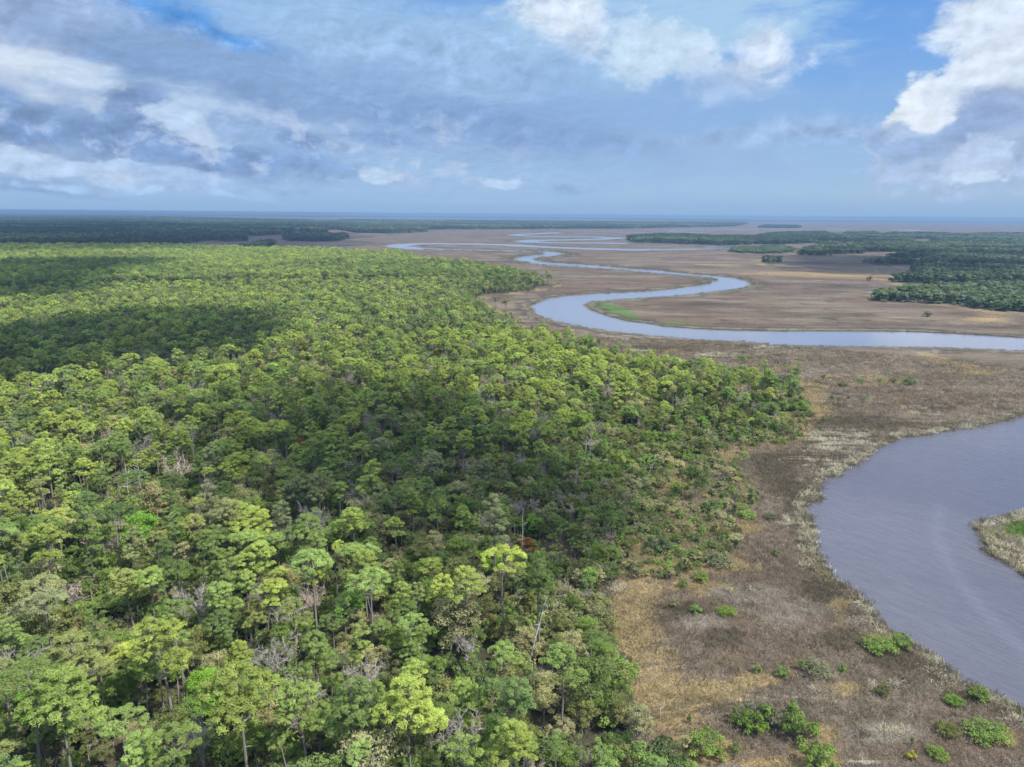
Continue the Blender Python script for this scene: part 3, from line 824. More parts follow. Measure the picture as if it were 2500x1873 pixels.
def snag(seed, h=12., limbs=7, lean=0.):
    r = np.random.default_rng(seed)
    zz = np.linspace(0, h, 6)
    ax = np.c_[lean * zz + .15 * np.sin(zz), .1 * np.cos(zz * .8), zz]
    trunk = [tube(ax, np.linspace(.20, .05, 6), 6)]
    br = []
    for i in range(limbs):
        z = h * r.uniform(.35, .95); a = r.random() * 6.28; L = r.uniform(.8, 2.6) * (1.3 - z / h)+.5
        s = np.array([np.interp(z, zz, ax[:, k]) for k in range(3)])
        m_ = s + np.array([math.cos(a) * L * .6, math.sin(a) * L * .6, L * r.uniform(0, .4)])
        e = m_ + np.array([math.cos(a + r.normal() * .5) * L * .6, math.sin(a + r.normal() * .5) * L * .6, L * r.uniform(.1, .6)])
        b_ = [tube([s, m_, e], [.07, .05, .018], 4)]
        if r.random() < .6:
            b_.append(tube([m_, m_ + r.normal(size=3) * .5 + np.array([0, 0, .6])], [.035, .012], 3))
        br.append(np.concatenate(b_))
    return np.concatenate(trunk), br

def shrub(seed, h=3.5, R=2.2, n_puff=16, spiky=False, q=(.26, .16)):
    r = np.random.default_rng(seed)
    stems, lv = [], []
    for i in range(n_puff):
        a = r.random() * 6.28; f = math.sqrt(r.random())
        z = h * (r.uniform(.25, .95) * (1 - .45 * f))
        if spiky: f *= (1.1 - z / h)
        c = np.array([math.cos(a) * R * f * .8, math.sin(a) * R * f * .8, z])
        lv.append(puff(r, c, r.uniform(.28, .72) * R / 2.0, 58, q[0], q[1], .85, .5))
        stems.append(tube([(c[0] * .15, c[1] * .15, 0), (c[0] * .6, c[1] * .6, c[2] * .6), c], [.045, .03, .01], 3))
    for i in range(9):
        a = r.random() * 6.28
        d_ = np.array([math.cos(a) * .6, math.sin(a) * .6, 1.0]) * np.array([R / h, R / h, 1]) * h * r.uniform(.7, 1.12)
        stems.append(tube([(0, 0, .1), d_ * .55 + r.normal(size=3) * .12, d_], [.035, .022, .006], 3))
    return np.concatenate(stems), np.concatenate(lv)

# variants (shape word, trunk mesh, crown mesh)
PINES = []
for i, (word, kw) in enumerate([
    ("round-topped", dict(h=17, crown_h=6.0, R=3.1, n_lobe=4)), ("domed", dict(h=18, crown_h=6.0, R=3.7, n_lobe=1)), ("flat-topped", dict(h=16, crown_h=4.6, R=3.5, flat_top=True, n_lobe=4)),
    ("narrow", dict(h=19, crown_h=9.5, R=2.5, n_lobe=7)), ("slanting", dict(h=17, crown_h=5.8, R=3.0, lean=.5, n_lobe=3)), ("broad", dict(h=16, crown_h=6.6, R=4.3, n_lobe=6)),
    ("thin-crowned", dict(h=18, crown_h=6.5, R=2.8, n_lobe=4, fill=.6)), ("tiered", dict(h=18, crown_h=9, R=3.1, n_lobe=6)), ("small-headed", dict(h=16, crown_h=4.2, R=2.3, n_lobe=2)), ("lopsided", dict(h=17, crown_h=7, R=3.5, lean=-.3, n_lobe=5))]):
    tq, cq = pine(100 + i, **kw)
    PINES.append((word, tq, cq, kw['h'], kw['R']))
BROADS = []
for i, (word, kw) in enumerate([("rounded", dict(h=11, R=4.0)), ("broad-headed", dict(h=10, R=4.8, n_puff=56)), ("upright", dict(h=13, R=3.2, base=.15)), ("bushy", dict(h=8, R=3.6, base=.05, n_puff=40)), ("loose", dict(h=12, R=4.2, n_puff=30)), ("compact", dict(h=9, R=3.0, base=.1, n_puff=38))]):
    tq, cq = broadleaf(200 + i, **kw)
    BROADS.append((word, tq, cq, kw['h'], kw['R']))
BARES = []
for i, (word, kw) in enumerate([("fan-shaped", dict(h=12, R=4.0)), ("slender", dict(h=13, R=2.6)), ("wide", dict(h=10, R=4.6)), ("twiggy", dict(h=9, R=3.2, twigs=10))]):
    tq, cq = bare_tree(300 + i, **kw)
    BARES.append((word, tq, cq, kw['h'], kw['R']))
SNAGS = []
for i, (word, kw) in enumerate([("straight", dict(h=14, limbs=4)), ("many-branched", dict(h=12, limbs=13)), ("leaning", dict(h=13, limbs=5, lean=.35)), ("broken", dict(h=8, limbs=3))]):
    tq, cq = snag(400 + i, **kw)
    SNAGS.append((word, tq, cq, kw['h'], 1.5))
SHRUBS = []
for i, (word, kw) in enumerate([("rounded", dict(h=3.2, R=2.4, n_puff=22)), ("upright", dict(h=4.2, R=1.6, spiky=True)), ("spreading", dict(h=2.4, R=3.0, n_puff=26)), ("small", dict(h=1.7, R=1.1, n_puff=9)), ("ragged", dict(h=3.2, R=2.2, n_puff=13))]):
    tq, cq = shrub(500 + i, **kw)
    SHRUBS.append((word, tq, cq, kw['h'], kw['R']))


# ------------------------------------------------------------------ scattering a mass as ONE object (kind stuff)
def proto(name, parts):
    Q = np.concatenate([a for a, _ in parts])
    mi = np.concatenate([np.full(len(a), i) for i, (a, _) in enumerate(parts)])
    return bpy.data.objects.new(name, quads(name, Q, [m for _, m in parts], mi))

def proto_collection(name, objs):
    c = bpy.data.collections.new(name)
    for i, o in enumerate(objs):
        o.name = "%s_%03d" % (name, i)
        c.objects.link(o)
    return c

def scatter(name, P, idx, rotz, scl, coll, label=None, cat=None):
    P = np.asarray(P, np.float32).reshape(-1, 3); n = len(P)
    me = bpy.data.meshes.new(name)
    me.vertices.add(n); me.vertices.foreach_set('co', P.ravel())
    me.attributes.new('kind_index', 'INT', 'POINT').data.foreach_set('value', np.asarray(idx, np.int32))
    rv = np.zeros((n, 3), np.float32)
    rotz = np.asarray(rotz)
    if rotz.ndim == 2: rv[:] = rotz
    else: rv[:, 2] = rotz
    me.attributes.new('turn', 'FLOAT_VECTOR', 'POINT').data.foreach_set('vector', rv.ravel())
    sv = np.asarray(scl, np.float32)
    if sv.ndim == 1: sv = np.repeat(sv[:, None], 3, 1)
    me.attributes.new('size', 'FLOAT_VECTOR', 'POINT').data.foreach_set('vector', np.ascontiguousarray(sv).ravel())
    o = add_obj(name, me)
    ng = bpy.data.node_groups.new(name, 'GeometryNodeTree')
    ng.interface.new_socket('Geometry', in_out='INPUT', socket_type='NodeSocketGeometry')
    ng.interface.new_socket('Geometry', in_out='OUTPUT', socket_type='NodeSocketGeometry')
    N, Lk = ng.nodes, ng.links
    gi, go = N.new('NodeGroupInput'), N.new('NodeGroupOutput')
    ip = N.new('GeometryNodeInstanceOnPoints'); ci = N.new('GeometryNodeCollectionInfo')
    ci.inputs['Collection'].default_value = coll
    ci.inputs['Separate Children'].default_value = True
    ci.inputs['Reset Children'].default_value = True
    def na(nm, ty):
        a = N.new('GeometryNodeInputNamedAttribute'); a.data_type = ty
        a.inputs['Name'].default_value = nm
        return a.outputs['Attribute']
    Lk.new(gi.outputs[0], ip.inputs['Points']); Lk.new(ci.outputs[0], ip.inputs['Instance'])
    ip.inputs['Pick Instance'].default_value = True
    Lk.new(na('kind_index', 'INT'), ip.inputs['Instance Index'])
    Lk.new(na('turn', 'FLOAT_VECTOR'), ip.inputs['Rotation'])
    Lk.new(na('size', 'FLOAT_VECTOR'), ip.inputs['Scale'])
    Lk.new(ip.outputs[0], go.inputs[0])
    o.modifiers.new('scatter', 'NODES').node_group = ng
    tag(o, label, cat, kind='stuff')
    return o

def jitter_grid(poly, s, r, jit=.45):
    lo, hi = poly.min(0), poly.max(0)
    gx, gy = np.arange(lo[0], hi[0], s), np.arange(lo[1], hi[1], s)
    X, Y = np.meshgrid(gx, gy)
    P = np.c_[X.ravel(), Y.ravel()]
    P[:, 0] += (np.arange(len(P)) // len(gx) % 2) * s * .5
    P = P + r.uniform(-jit, jit, P.shape) * s
    return P

def in_view(P, z, mx=260, top=-1e9):
    """roughly inside the frame, with room for a step to the side"""
    pix, dep = project(np.c_[P, np.full(len(P), z)])
    return (dep > 40) & (pix[:, 0] > -mx) & (pix[:, 0] < 2500 + mx) & (pix[:, 1] < 1873 + mx * 1.2)

def in_band(P, poly, dmin, dmax):
    d = np.hypot(P[:, 0], P[:, 1])
    k = (d >= dmin) & (d < dmax)
    P = P[k]
    P = P[in_view(P, 8.0)]
    return P[in_poly(P, poly)]

def in_loops(P):
    wv_ = np.zeros(len(P), bool)
    for L in loops: wv_ ^= in_poly(P, L)
    return wv_

# ------------------------------------------------------------------ the wood: where every tree stands
R = np.random.default_rng(21)
MAIN = WOODS['main']
ORD = ["", "second ", "third ", "fourth ", "fifth ", "sixth ", "seventh ", "eighth ", "ninth ", "tenth ", "eleventh ", "twelfth ", "thirteenth ", "fourteenth ", "fifteenth ", "sixteenth ", "seventeenth ", "eighteenth ", "nineteenth ",
       "twentieth "] + ["twenty-%s " % a for a in ("first", "second", "third", "fourth", "fifth", "sixth", "seventh", "eighth", "ninth")] + ["thirtieth "] + ["thirty-%s " % a for a in ("first", "second", "third", "fourth", "fifth", "sixth", "seventh", "eighth", "ninth")]

def at_px(x, y, z):
    return G(np.array([x]), np.array([y]), z)[0]

# landmark trees read off the photograph: crown centre in pixels, height of that centre, kind, variant, material, size, label, short phrase
LM = [
    ('broad', 344, 1286, 8, 0, 4, 1.15, "round bright lime green tree standing alone among the olive pines", "the round lime tree"),
    ('broad', 520, 1648, 8, 1, 4, .95, "bright lime green tree tucked behind the biggest domed pine", "the hidden lime tree"),
    ('pine', 1212, 1262, 16, 3, 4, 1.12, "tall pale narrow pine with a bare white top branch, greenest thicket at its foot", "the tall pale pine"),
    ('snag', 1276, 1275, 10, 0, 0, 1.0, "thin straight dead trunk with one side limb beside the tall pale pine", "the thin dead trunk"),
    ('broad', 1300, 1240, 8, 5, 4, .85, "small lime green crown right behind the thin straight dead trunk", "the small lime crown"),
    ('broad', 1280, 1325, 5, 5, 5, .8, "rusty orange bushy tree at the foot of the thin dead trunk", "the rusty orange tree"),
    ('broad', 1195, 1370, 4, 3, 4, .9, "bright green bushy tree hiding the foot of the tall pale pine", "the low green tree"),
    ('snag', 1290, 1550, 6, 2, 0, 1.0, "leaning white dead trunk in the gap near the forest edge", "the leaning white trunk"),
    ('broad', 1099, 1490, 8, 1, 3, 1.25, "wide hazy pale grey-green tree in new leaf among the near pines", "the wide hazy pale tree"),
    ('bare', 1125, 1800, 7, 0, 0, 1.0, "fan-shaped bare grey tree near the bottom of the wood", "the fan-shaped grey tree"),
    ('bare', 427, 1162, 8, 0, 1, 1.25, "large pinkish bare tree above the pale spreading tree", "the large pinkish tree"),
    ('broad', 385, 1212, 8, 1, 3, 1.3, "pale olive spreading tree just in front of the pinkish bare tree", "the pale spreading tree"),
    ('snag', 309, 1165, 7, 1, 0, 1.0, "forked grey-white dead tree, the paler of the two dead trees side by side", "the forked dead tree"),
    ('snag', 340, 1165, 7, 1, 0, 1.15, "spiky dead pine with many side limbs, beside the forked dead tree", "the spiky dead pine"),
    ('snag', 704, 1158, 6, 2, 0, .8, "short dead trunk in the shaded middle of the wood", "the short dead trunk"),
    ('snag', 720, 1155, 6, 1, 0, .8, "white dead tree with fishbone limbs in the shaded middle of the wood", "the fishbone dead tree"),
    ('snag', 771, 960, 10, 0, 0, 1.4, "very tall white dead trunk rising above the shaded canopy", "the very tall white trunk"),
    ('bare', 179, 1460, 7, 1, 1, 1.0, "slender brownish bare tree between two yellow-green pines", "the slender brown tree"),
    ('bare', 675, 1600, 7, 2, 0, 1.05, "wide bare grey tree beside the biggest domed pine", "the wide grey tree"),
    ('broad', 1272, 1052, 7, 5, 4, .8, "small lime green crown in the middle of the shaded wood", "the shaded lime crown"),
    ('broad', 1422, 1030, 6, 0, 1, 1.0, "fresh green rounded tree towards the marsh edge of the wood", "the fresh green tree"),
    ('pine', 765, 1375, 15, 1, 1, 1.0, "perfectly domed fresh green pine standing clear of its neighbours", "the domed lone pine"),
    ('pine', 590, 1690, 15, 5, 0, 1.2, "biggest yellow-green pine with a broad domed crown at the front of the wood", "the biggest domed pine"),
    ('pine', 400, 1560, 16, 9, 0, 1.15, "tall many-headed yellow-green pine with a twisted bare trunk", "the many-headed pine"),
    ('pine', 180, 1590, 15, 5, 3, 1.1, "broad olive pine on a long straight bare trunk near the corner of the wood", "the long-trunked olive pine"),
    ('broad', 98, 1735, 3, 3, 4, .95, "bright green low bushy tree under the long-trunked olive pine", "the bright green low bush"),
    ('broad', 40, 1305, 8, 2, 1, 1.1, "tall fresh green leafy tree at the inland edge of the view", "the tall leafy tree inland"),
    ('broad', 291, 1565, 5, 3, 1, .9, "vivid green bushy tree in a dark gap below the many-headed pine", "the vivid green tree"),
    ('pine', 115, 1335, 15, 0, 0, 1.2, "round-topped yellow-green pine with grey dead limbs under its crown", "the grey-limbed pine"),
    ('pine', 150, 1700, 15, 5, 1, 1.15, "wide fresh green pine filling the near corner of the wood", "the wide corner pine"),
    ('pine', 1235, 1375, 16, 1, 0, 1.1, "yellow-green domed pine on a dark forked trunk in front of the rusty orange tree", "the forked pine"),
    ('pine', 1140, 1400, 16, 0, 0, 1.05, "round yellow-green pine standing beside the forked yellow-green pine", "the round neighbour pine"),
    ('pine', 1320, 1400, 15, 3, 2, .95, "slim blue-green pine at the edge of the dense wood", "the slim blue-green pine"),
    ('pine', 1372, 1590, 15, 0, 1, 1.0, "light green round-topped pine nearest to the brown marsh", "the light edge pine"),
    ('pine', 850, 1030, 14, 2, 0, 1.1, "sunlit yellow-green pine with several flat heads amid the shaded wood", "the flat-headed pine"),
    ('bare', 1140, 1580, 5, 3, 0, .9, "twiggy pale bare tree in front of the wide hazy pale tree", "the twiggy pale tree"),
    ('pine', 1000, 1690, 15, 5, 0, 1.05, "broad yellow-green pine between the fan-shaped grey tree and the hazy tree", "the broad hollow pine"),
    ('broad', 1440, 1700, 5, 0, 0, 1.1, "dark green rounded bay tree at the front corner by the gold grass", "the dark bay tree"),
    ('broad', 1700, 1180, 4, 1, 0, 1.0, "big dark green thicket tree standing out in the scrub near the river", "the dark thicket tree"),
    ('broad', 1480, 1290, 5, 0, 0, 1.15, "large dark green rounded tree at the corner where wood meets gold grass", "the dark corner tree"),
]
KIND = {'pine': PINES, 'broad': BROADS, 'bare': BARES, 'snag': SNAGS}
trees = []          # dict(kind, x, y, var, mat, size, rot, lm)
for (k, x, y, z, v, m, s, lab, ph) in LM:
    g = at_px(x, y, z)
    trees.append(dict(kind=k, x=g[0], y=g[1], var=v, mat=m, size=s * .93, rot=R.random() * 6.28, label=lab, phrase=ph))
LMP = np.array([(t_['x'], t_['y']) for t_ in trees])

def edge_dist(P):
    return seg_dist(P, np.concatenate([GP(main_near), main_far]), closed=False)

SP = 4.6
P = jitter_grid(MAIN, SP, R)
P = in_band(P, MAIN, 60, 760)
P = P[~in_loops(P)]
dl = np.sqrt(((P[:, None] - LMP[None]) ** 2).sum(-1)).min(1)
P = P[dl > 4.2]
# keep the sight lines to the landmark trees a little open: nothing tall right in front of them
for q_ in LMP:
    D_ = np.hypot(*q_); u_ = q_ / D_
    al = P @ u_; ac = np.abs(P @ np.array([-u_[1], u_[0]]))
    P = P[~((al < D_ - 2) & (al > D_ - 11) & (ac < 3.6))]
de = edge_dist(P); Dp = np.hypot(P[:, 0], P[:, 1])
n1, n2, n3 = vnoise(P, 1 / 42, 3), vnoise(P, 1 / 26, 5), vnoise(P, 1 / 90, 9)
shrubby = in_poly(P, SHRUBLAND)
near_scrub = np.where(shrubby, 0, seg_dist(P, SHRUBLAND))
plant = np.clip((Dp - 430) / 150, 0, 1) * np.clip((-P[:, 0] + 40) / 120, 0, 1)      # even pine stand further back
for i in range(len(P)):
    u = R.random()
    edge = math.exp(-de[i] / 14)
    f_pine = .62 + .36 * plant[i] - .30 * edge - .28 * math.exp(-near_scrub[i] / 30) + (n1[i] - .5) * .7 * (1 - plant[i])
    f_bare = (.055 + max(0, n2[i] - .55) * .5) * (1 - .75 * plant[i])
    if shrubby[i] and R.random() < .72: continue
    small = (1 - .38 * edge) * (.52 + .48 * min(1, near_scrub[i] / 55))
    if near_scrub[i] < 14 and R.random() < .35: continue
    if u < f_pine:
        c = n3[i] + (n1[i] - .5) * .5 + R.normal() * .13
        if plant[i] > .5: m = R.choice([0, 0, 1, 0, 3, 1, 2, 4])
        else: m = 0 if c > .60 else 1 if c > .47 else R.choice([2, 3, 2, 4]) if c > .33 else 2
        if edge > .35: m = R.choice([2, 3, 2, 1])
        trees.append(dict(kind='pine', x=P[i, 0], y=P[i, 1], var=int(R.integers(len(PINES))), mat=int(m), size=R.uniform(.52, .98) * small * (1 - .15 * plant[i]) * (1.0 if R.random() > .2 else .72), rot=R.random() * 6.28))
    elif u < 1 - f_bare:
        m = R.choice([0, 1, 1, 2, 3, 3, 0]) if R.random() > .03 else R.choice([4, 5])
        trees.append(dict(kind='broad', x=P[i, 0], y=P[i, 1], var=int(R.integers(len(BROADS))), mat=int(m), size=R.uniform(.55, 1.05) * small, rot=R.random() * 6.28))
    elif u < 1 - f_bare * .09:
        trees.append(dict(kind='bare', x=P[i, 0], y=P[i, 1], var=int(R.integers(len(BARES))), mat=int(R.random() < .35), size=R.uniform(.75, 1.1) * small, rot=R.random() * 6.28))
    else:
        trees.append(dict(kind='snag', x=P[i, 0], y=P[i, 1], var=int(R.integers(len(SNAGS))), mat=0, size=R.uniform(.7, 1.15), rot=R.random() * 6.28))

# which of them are seen largest: those become things of their own
XY = np.array([(t_['x'], t_['y']) for t_ in trees]); DD = np.hypot(XY[:, 0], XY[:, 1])
hh = np.array([KIND[t_['kind']][t_['var']][3] * t_['size'] for t_ in trees])
top, _ = project(np.c_[XY, hh]); mid_, _ = project(np.c_[XY, hh * .72])
seen = (mid_[:, 0] > -10) & (mid_[:, 0] < 2510) & (top[:, 1] < 1865)
order = np.argsort(DD)
quota = {'pine': 300, 'broad': 200, 'bare': 60, 'snag': 40}
single = []
for i in order:
    t_ = trees[i]
    if 'label' in t_: single.append(i); quota[t_['kind']] -= 1
for i in order:
    t_ = trees[i]
    if 'label' not in t_ and seen[i] and quota[t_['kind']] > 0:
        quota[t_['kind']] -= 1; single.append(i)
single_set = set(single)

NAME = {'pine': 'pine_tree', 'broad': 'broadleaf_tree', 'bare': 'bare_tree', 'snag': 'dead_tree'}
NOUN = {'pine': 'pine', 'broad': 'leafy tree', 'bare': 'bare tree', 'snag': 'dead trunk'}
GROUP = {'pine': 'pines of the near wood', 'broad': 'leafy trees among the pines', 'bare': 'leafless trees among the pines', 'snag': 'dead trees in the wood'}
TRUNKM = {'pine': BARK, 'broad': GREYBARK, 'bare': GREYBARK, 'snag': DEADWOOD}
def crown_mat(k, m):
    return PINE_MATS[m][1] if k == 'pine' else BROAD_MATS[m][1] if k == 'broad' else (TWIG, PINKTWIG)[m] if k == 'bare' else DEADWOOD
def colour_word(k, m):
    return PINE_MATS[m][0] if k == 'pine' else BROAD_MATS[m][0] if k == 'broad' else ("grey", "pinkish")[m] if k == 'bare' else "white"
CROWN = {'pine': 'crown', 'broad': 'crown', 'bare': 'twigs', 'snag': 'dead_limbs'}
MESH = {}
for k, lst in KIND.items():
    for v, (word, tq, cq, h_, r_) in enumerate(lst):
        MESH[k, v] = (quads(NAME[k] + "_trunk", tq, [TRUNKM[k]], smooth=False), [quads("dead_limb", q_, [DEADWOOD]) for q_ in cq] if k == 'snag' else quads(NAME[k] + "_" + CROWN[k], cq, [crown_mat(k, 0)]))

def plant_thing(name, label, cat, group, x, y, size, rot, meshes, cname, cmat, z=0.0, wide=1.0):
    o = bpy.data.objects.new(name, None)
    o.empty_display_size = .5
    o.location = (x, y, z); o.rotation_euler = (0, 0, rot); o.scale = (size * wide, size * wide, size)
    col.objects.link(o)
    tag(o, label, cat, group)
    add_obj('trunk' if cat != 'shrub' else 'stems', meshes[0], o)
    if isinstance(meshes[1], list):
        for me_ in meshes[1]: add_obj('limb', me_, o)
        return o
    c = add_obj(cname, meshes[1], o)
    if cmat is not None:
        c.material_slots[0].link = 'OBJECT'; c.material_slots[0].material = cmat
    return o

cells = {}
for i in single:
    t_ = trees[i]
    if 'label' in t_: continue
    d_ = ((LMP - XY[i]) ** 2).sum(1); j = int(np.argmin(d_))
    v_ = XY[i] - LMP[j]
    rel = ("riverward of" if v_[0] > 0 else "inland of") if abs(v_[0]) > abs(v_[1]) else ("behind" if v_[1] > 0 else "in front of")
    cells.setdefault((t_['kind'], j, rel), []).append((d_[j], i))
for (k, j, rel), lst in cells.items():
    for r_, (_, i) in enumerate(sorted(lst)):
        t_ = trees[i]
        word = KIND[k][t_['var']][0]
        t_['label'] = "%s %s %s, %s%s %s %s" % (colour_word(k, t_['mat']), word, NOUN[k], ORD[r_] if r_ else "nearest ", NOUN[k], rel, LM[j][8])
for i in single:
    t_ = trees[i]; k = t_['kind']
    plant_thing(NAME[k], t_['label'], 'tree', GROUP[k], t_['x'], t_['y'], t_['size'], t_['rot'], MESH[k, t_['var']], CROWN[k], crown_mat(k, t_['mat']))

# ------------------------------------------------------------------ the rest of the wood: one mass
PROT, PIDX = [], {}
def reg(key, o):
    PIDX[key] = len(PROT); PROT.append(o)
for v, (word, tq, cq, h_, r_) in enumerate(PINES):
    for m in range(5):
        if (v + m) % 2 == 0 or m < 2:
            reg(('pine', v, m), proto("p", [(tq, BARK), (cq, PINE_MATS[m][1])]))
for v, (word, tq, cq, h_, r_) in enumerate(BROADS):
    for m in range(4):
        reg(('broad', v, m), proto("b", [(tq, GREYBARK), (cq, BROAD_MATS[m][1])]))
reg(('broad', 5, 4), proto("b", [(BROADS[5][1], GREYBARK), (BROADS[5][2], BROAD_MATS[4][1])]))
reg(('broad', 5, 5), proto("b", [(BROADS[5][1], GREYBARK), (BROADS[5][2], BROAD_MATS[5][1])]))
for v in range(len(BARES)):
    for m in range(2):
        reg(('bare', v, m), proto("t", [(BARES[v][1], GREYBARK), (BARES[v][2], (TWIG, PINKTWIG)[m])]))
for v in range(len(SNAGS)):
    reg(('snag', v, 0), proto("s", [(SNAGS[v][1], DEADWOOD), (np.concatenate(SNAGS[v][2]), DEADWOOD)]))
# lighter copies for further away
for v in range(6):
    tq, cq = pine(600 + v, h=(17, 18, 16, 18, 17, 16)[v], crown_h=(5.5, 6, 4.8, 8.5, 6, 6.5)[v], R=(3.0, 3.4, 3.3, 2.6, 2.8, 3.7)[v], n_lobe=(3, 1, 3, 4, 3, 4)[v], density=.27, q=(.78, .36), pr=1.0, stubs=False)
    for m in range(5):
        reg(('farpine', v, m), proto("f", [(tq, BARK), (cq, PINE_MATS[m][1])]))
for v in range(4):
    tq, cq = broadleaf(700 + v, h=(10, 9, 12, 7)[v], R=(3.8, 4.4, 3.2, 3.6)[v], base=.08, n_puff=24, density=.26, q=(.75, .55))
    for m in range(4):
        reg(('farbroad', v, m), proto("g", [(tq, GREYBARK), (cq, BROAD_MATS[m][1])]))
FOREST = proto_collection("forest_trees", PROT)

SX, SI, SR, SS = [], [], [], []
def mass(x, y, key, rot, size):
    if key not in PIDX:
        key = (key[0], key[1], key[2] % 2) if key[0] == 'pine' else ('broad', 5, key[2])
    SX.append((x, y, 0)); SI.append(PIDX[key]); SR.append(rot); SS.append(size)
for i, t_ in enumerate(trees):
    if i not in single_set:
        far_ = DD[i] > 420
        if far_ and t_['kind'] == 'pine': mass(t_['x'], t_['y'], ('farpine', t_['var'] % 6, t_['mat']), t_['rot'], t_['size'])
        elif far_ and t_['kind'] == 'broad' and t_['mat'] < 4: mass(t_['x'], t_['y'], ('farbroad', t_['var'] % 4, t_['mat']), t_['rot'], t_['size'])
        else: mass(t_['x'], t_['y'], (t_['kind'], t_['var'], t_['mat']), t_['rot'], t_['size'])
P = in_band(jitter_grid(MAIN, 5.6, R), MAIN, 760, 2600)
P = P[~in_loops(P)]
n1, n2 = vnoise(P, 1 / 60, 11), vnoise(P, 1 / 150, 12)
de = edge_dist(P)
for i in range(len(P)):
    e_ = math.exp(-de[i] / 30) + max(0, (P[i, 0] + 120) / 300)
    if R.random() < .93 - .25 * min(1, e_):
        m = R.choice([2, 2, 3, 1]) if R.random() < e_ or n2[i] < .36 else R.choice([0, 0, 1, 3]) if n1[i] > .42 else R.choice([1, 2, 3])
        mass(P[i, 0], P[i, 1], ('farpine', int(R.integers(6)), int(m)), R.random() * 6.28, R.uniform(.8, 1.05) * (1 - .2 * min(1, e_)))
    else:
        mass(P[i, 0], P[i, 1], ('farbroad', int(R.integers(4)), int(R.integers(4))), R.random() * 6.28, R.uniform(.8, 1.15))
FR = np.concatenate([GP(main_near[-14:]), main_far])
P = jitter_grid(np.concatenate([FR, FR + 1, FR + 30, FR - 30]), 6.0, R); P = P[in_view(P, 0)]
P = P[~in_loops(P) & ~in_poly(P, MAIN)]
df = seg_dist(P, FR, closed=False); nn = vnoise(P, 1 / 16, 39)
for i in range(len(P)):
    if df[i] > 30 or R.random() > math.exp(-df[i] / 12) * (.35 + 1.6 * max(0, nn[i] - .35)): continue
    if R.random() < .45: mass(P[i, 0], P[i, 1], ('pine', int(R.choice([0, 2, 6, 8])), int(R.choice([0, 1]))), R.random() * 6.28, R.uniform(.25, .55))
    else: mass(P[i, 0], P[i, 1], ('broad', int(R.choice([2, 3, 5])), int(R.choice([0, 1, 2, 3]))), R.random() * 6.28, R.uniform(.22, .5))
scatter("pine_forest", SX, SI, SR, SS, FOREST, "deep green and yellow-green wood of pines reaching back to the far marsh", "forest")

# undergrowth that fills the gaps between the trunks
UP, UI, UR, US = [], [], [], []
UPROT = []
for v, (word, tq, cq, h_, r_) in enumerate(SHRUBS):
    for m in (0, 1, 2, 3):
        UPROT.append(proto("u", [(tq, GREYBARK), (cq, BROAD_MATS[m][1])]))
for v in (0, 3, 5):
    for m in (0, 1, 2, 3):
        UPROT.append(proto("v", [(BROADS[v][1], GREYBARK), (BROADS[v][2], BROAD_MATS[m][1])]))
for m in range(2):
    UPROT.append(proto("v", [(BARES[3][1], GREYBARK), (BARES[3][2], (TWIG, PINKTWIG)[m])]))
UNDER = proto_collection("undergrowth_plants", UPROT)
for (s_, d0, d1) in ((3.3, 60, 330), (4.6, 330, 620), (7.0, 620, 1100)):
    P = in_band(jitter_grid(MAIN, s_, R), MAIN, d0, d1)
    P = P[~in_loops(P)]
    de = edge_dist(P); nn = vnoise(P, 1 / 18, 31)
    for i in range(len(P)):
        if R.random() < .12: continue
        m = [0, 0, 1, 2, 3][min(4, int((nn[i] * .7 + R.random() * .5) * 4.6))]
        if R.random() < .025: idx, size = 32 + int(R.integers(2)), R.uniform(.4, .7)
        elif R.random() < .5: idx, size = int(R.integers(3)) * 4 + 20 + m, R.uniform(.38, .72)
        else: idx, size = int(R.integers(5)) * 4 + m, R.uniform(.9, 1.9)
        UP.append((P[i, 0], P[i, 1], 0)); UI.append(idx); UR.append(R.random() * 6.28); US.append(size * (1 - .25 * math.exp(-de[i] / 8)))
rim = GP(main_near[:-3]); 
P = jitter_grid(np.concatenate([rim, rim + 1]), 2.6, R); P = P[in_view(P, 0)]
P = P[(seg_dist(P, rim, closed=False) < 7.5) & (np.hypot(P[:, 0], P[:, 1]) < 420)]; P = P[~in_loops(P)]
nn = vnoise(P, 1 / 8, 35)
for i in range(len(P)):
    out_ = not in_poly(P[i:i + 1], MAIN)[0]
    if (out_ and nn[i] < .5) or R.random() < .2: continue
    UP.append((P[i, 0], P[i, 1], 0)); UI.append(int(R.integers(5)) * 4 + int(R.choice([0, 1, 1, 2, 3]))); UR.append(R.random() * 6.28); US.append(R.uniform(.45, .9) if out_ else R.uniform(.8, 1.5))
# the scrubby shelf between the wood and the river
P = jitter_grid(SHRUBLAND, 2.3, R); P = P[in_poly(P, SHRUBLAND)]; P = P[~in_loops(P)]
nn = vnoise(P, 1 / 9, 37)
for i in range(len(P)):
    if nn[i] < .38 or R.random() < .2: continue
    m = int(R.choice([1, 1, 2, 3, 3, 3, 0]))
    UP.append((P[i, 0], P[i, 1], 0)); UI.append(int(R.integers(5)) * 4 + m); UR.append(R.random() * 6.28); US.append(R.uniform(.3, .85))
scatter("undergrowth", UP, UI, UR, US, UNDER, "dark evergreen undergrowth filling the gaps below the pines", "undergrowth")

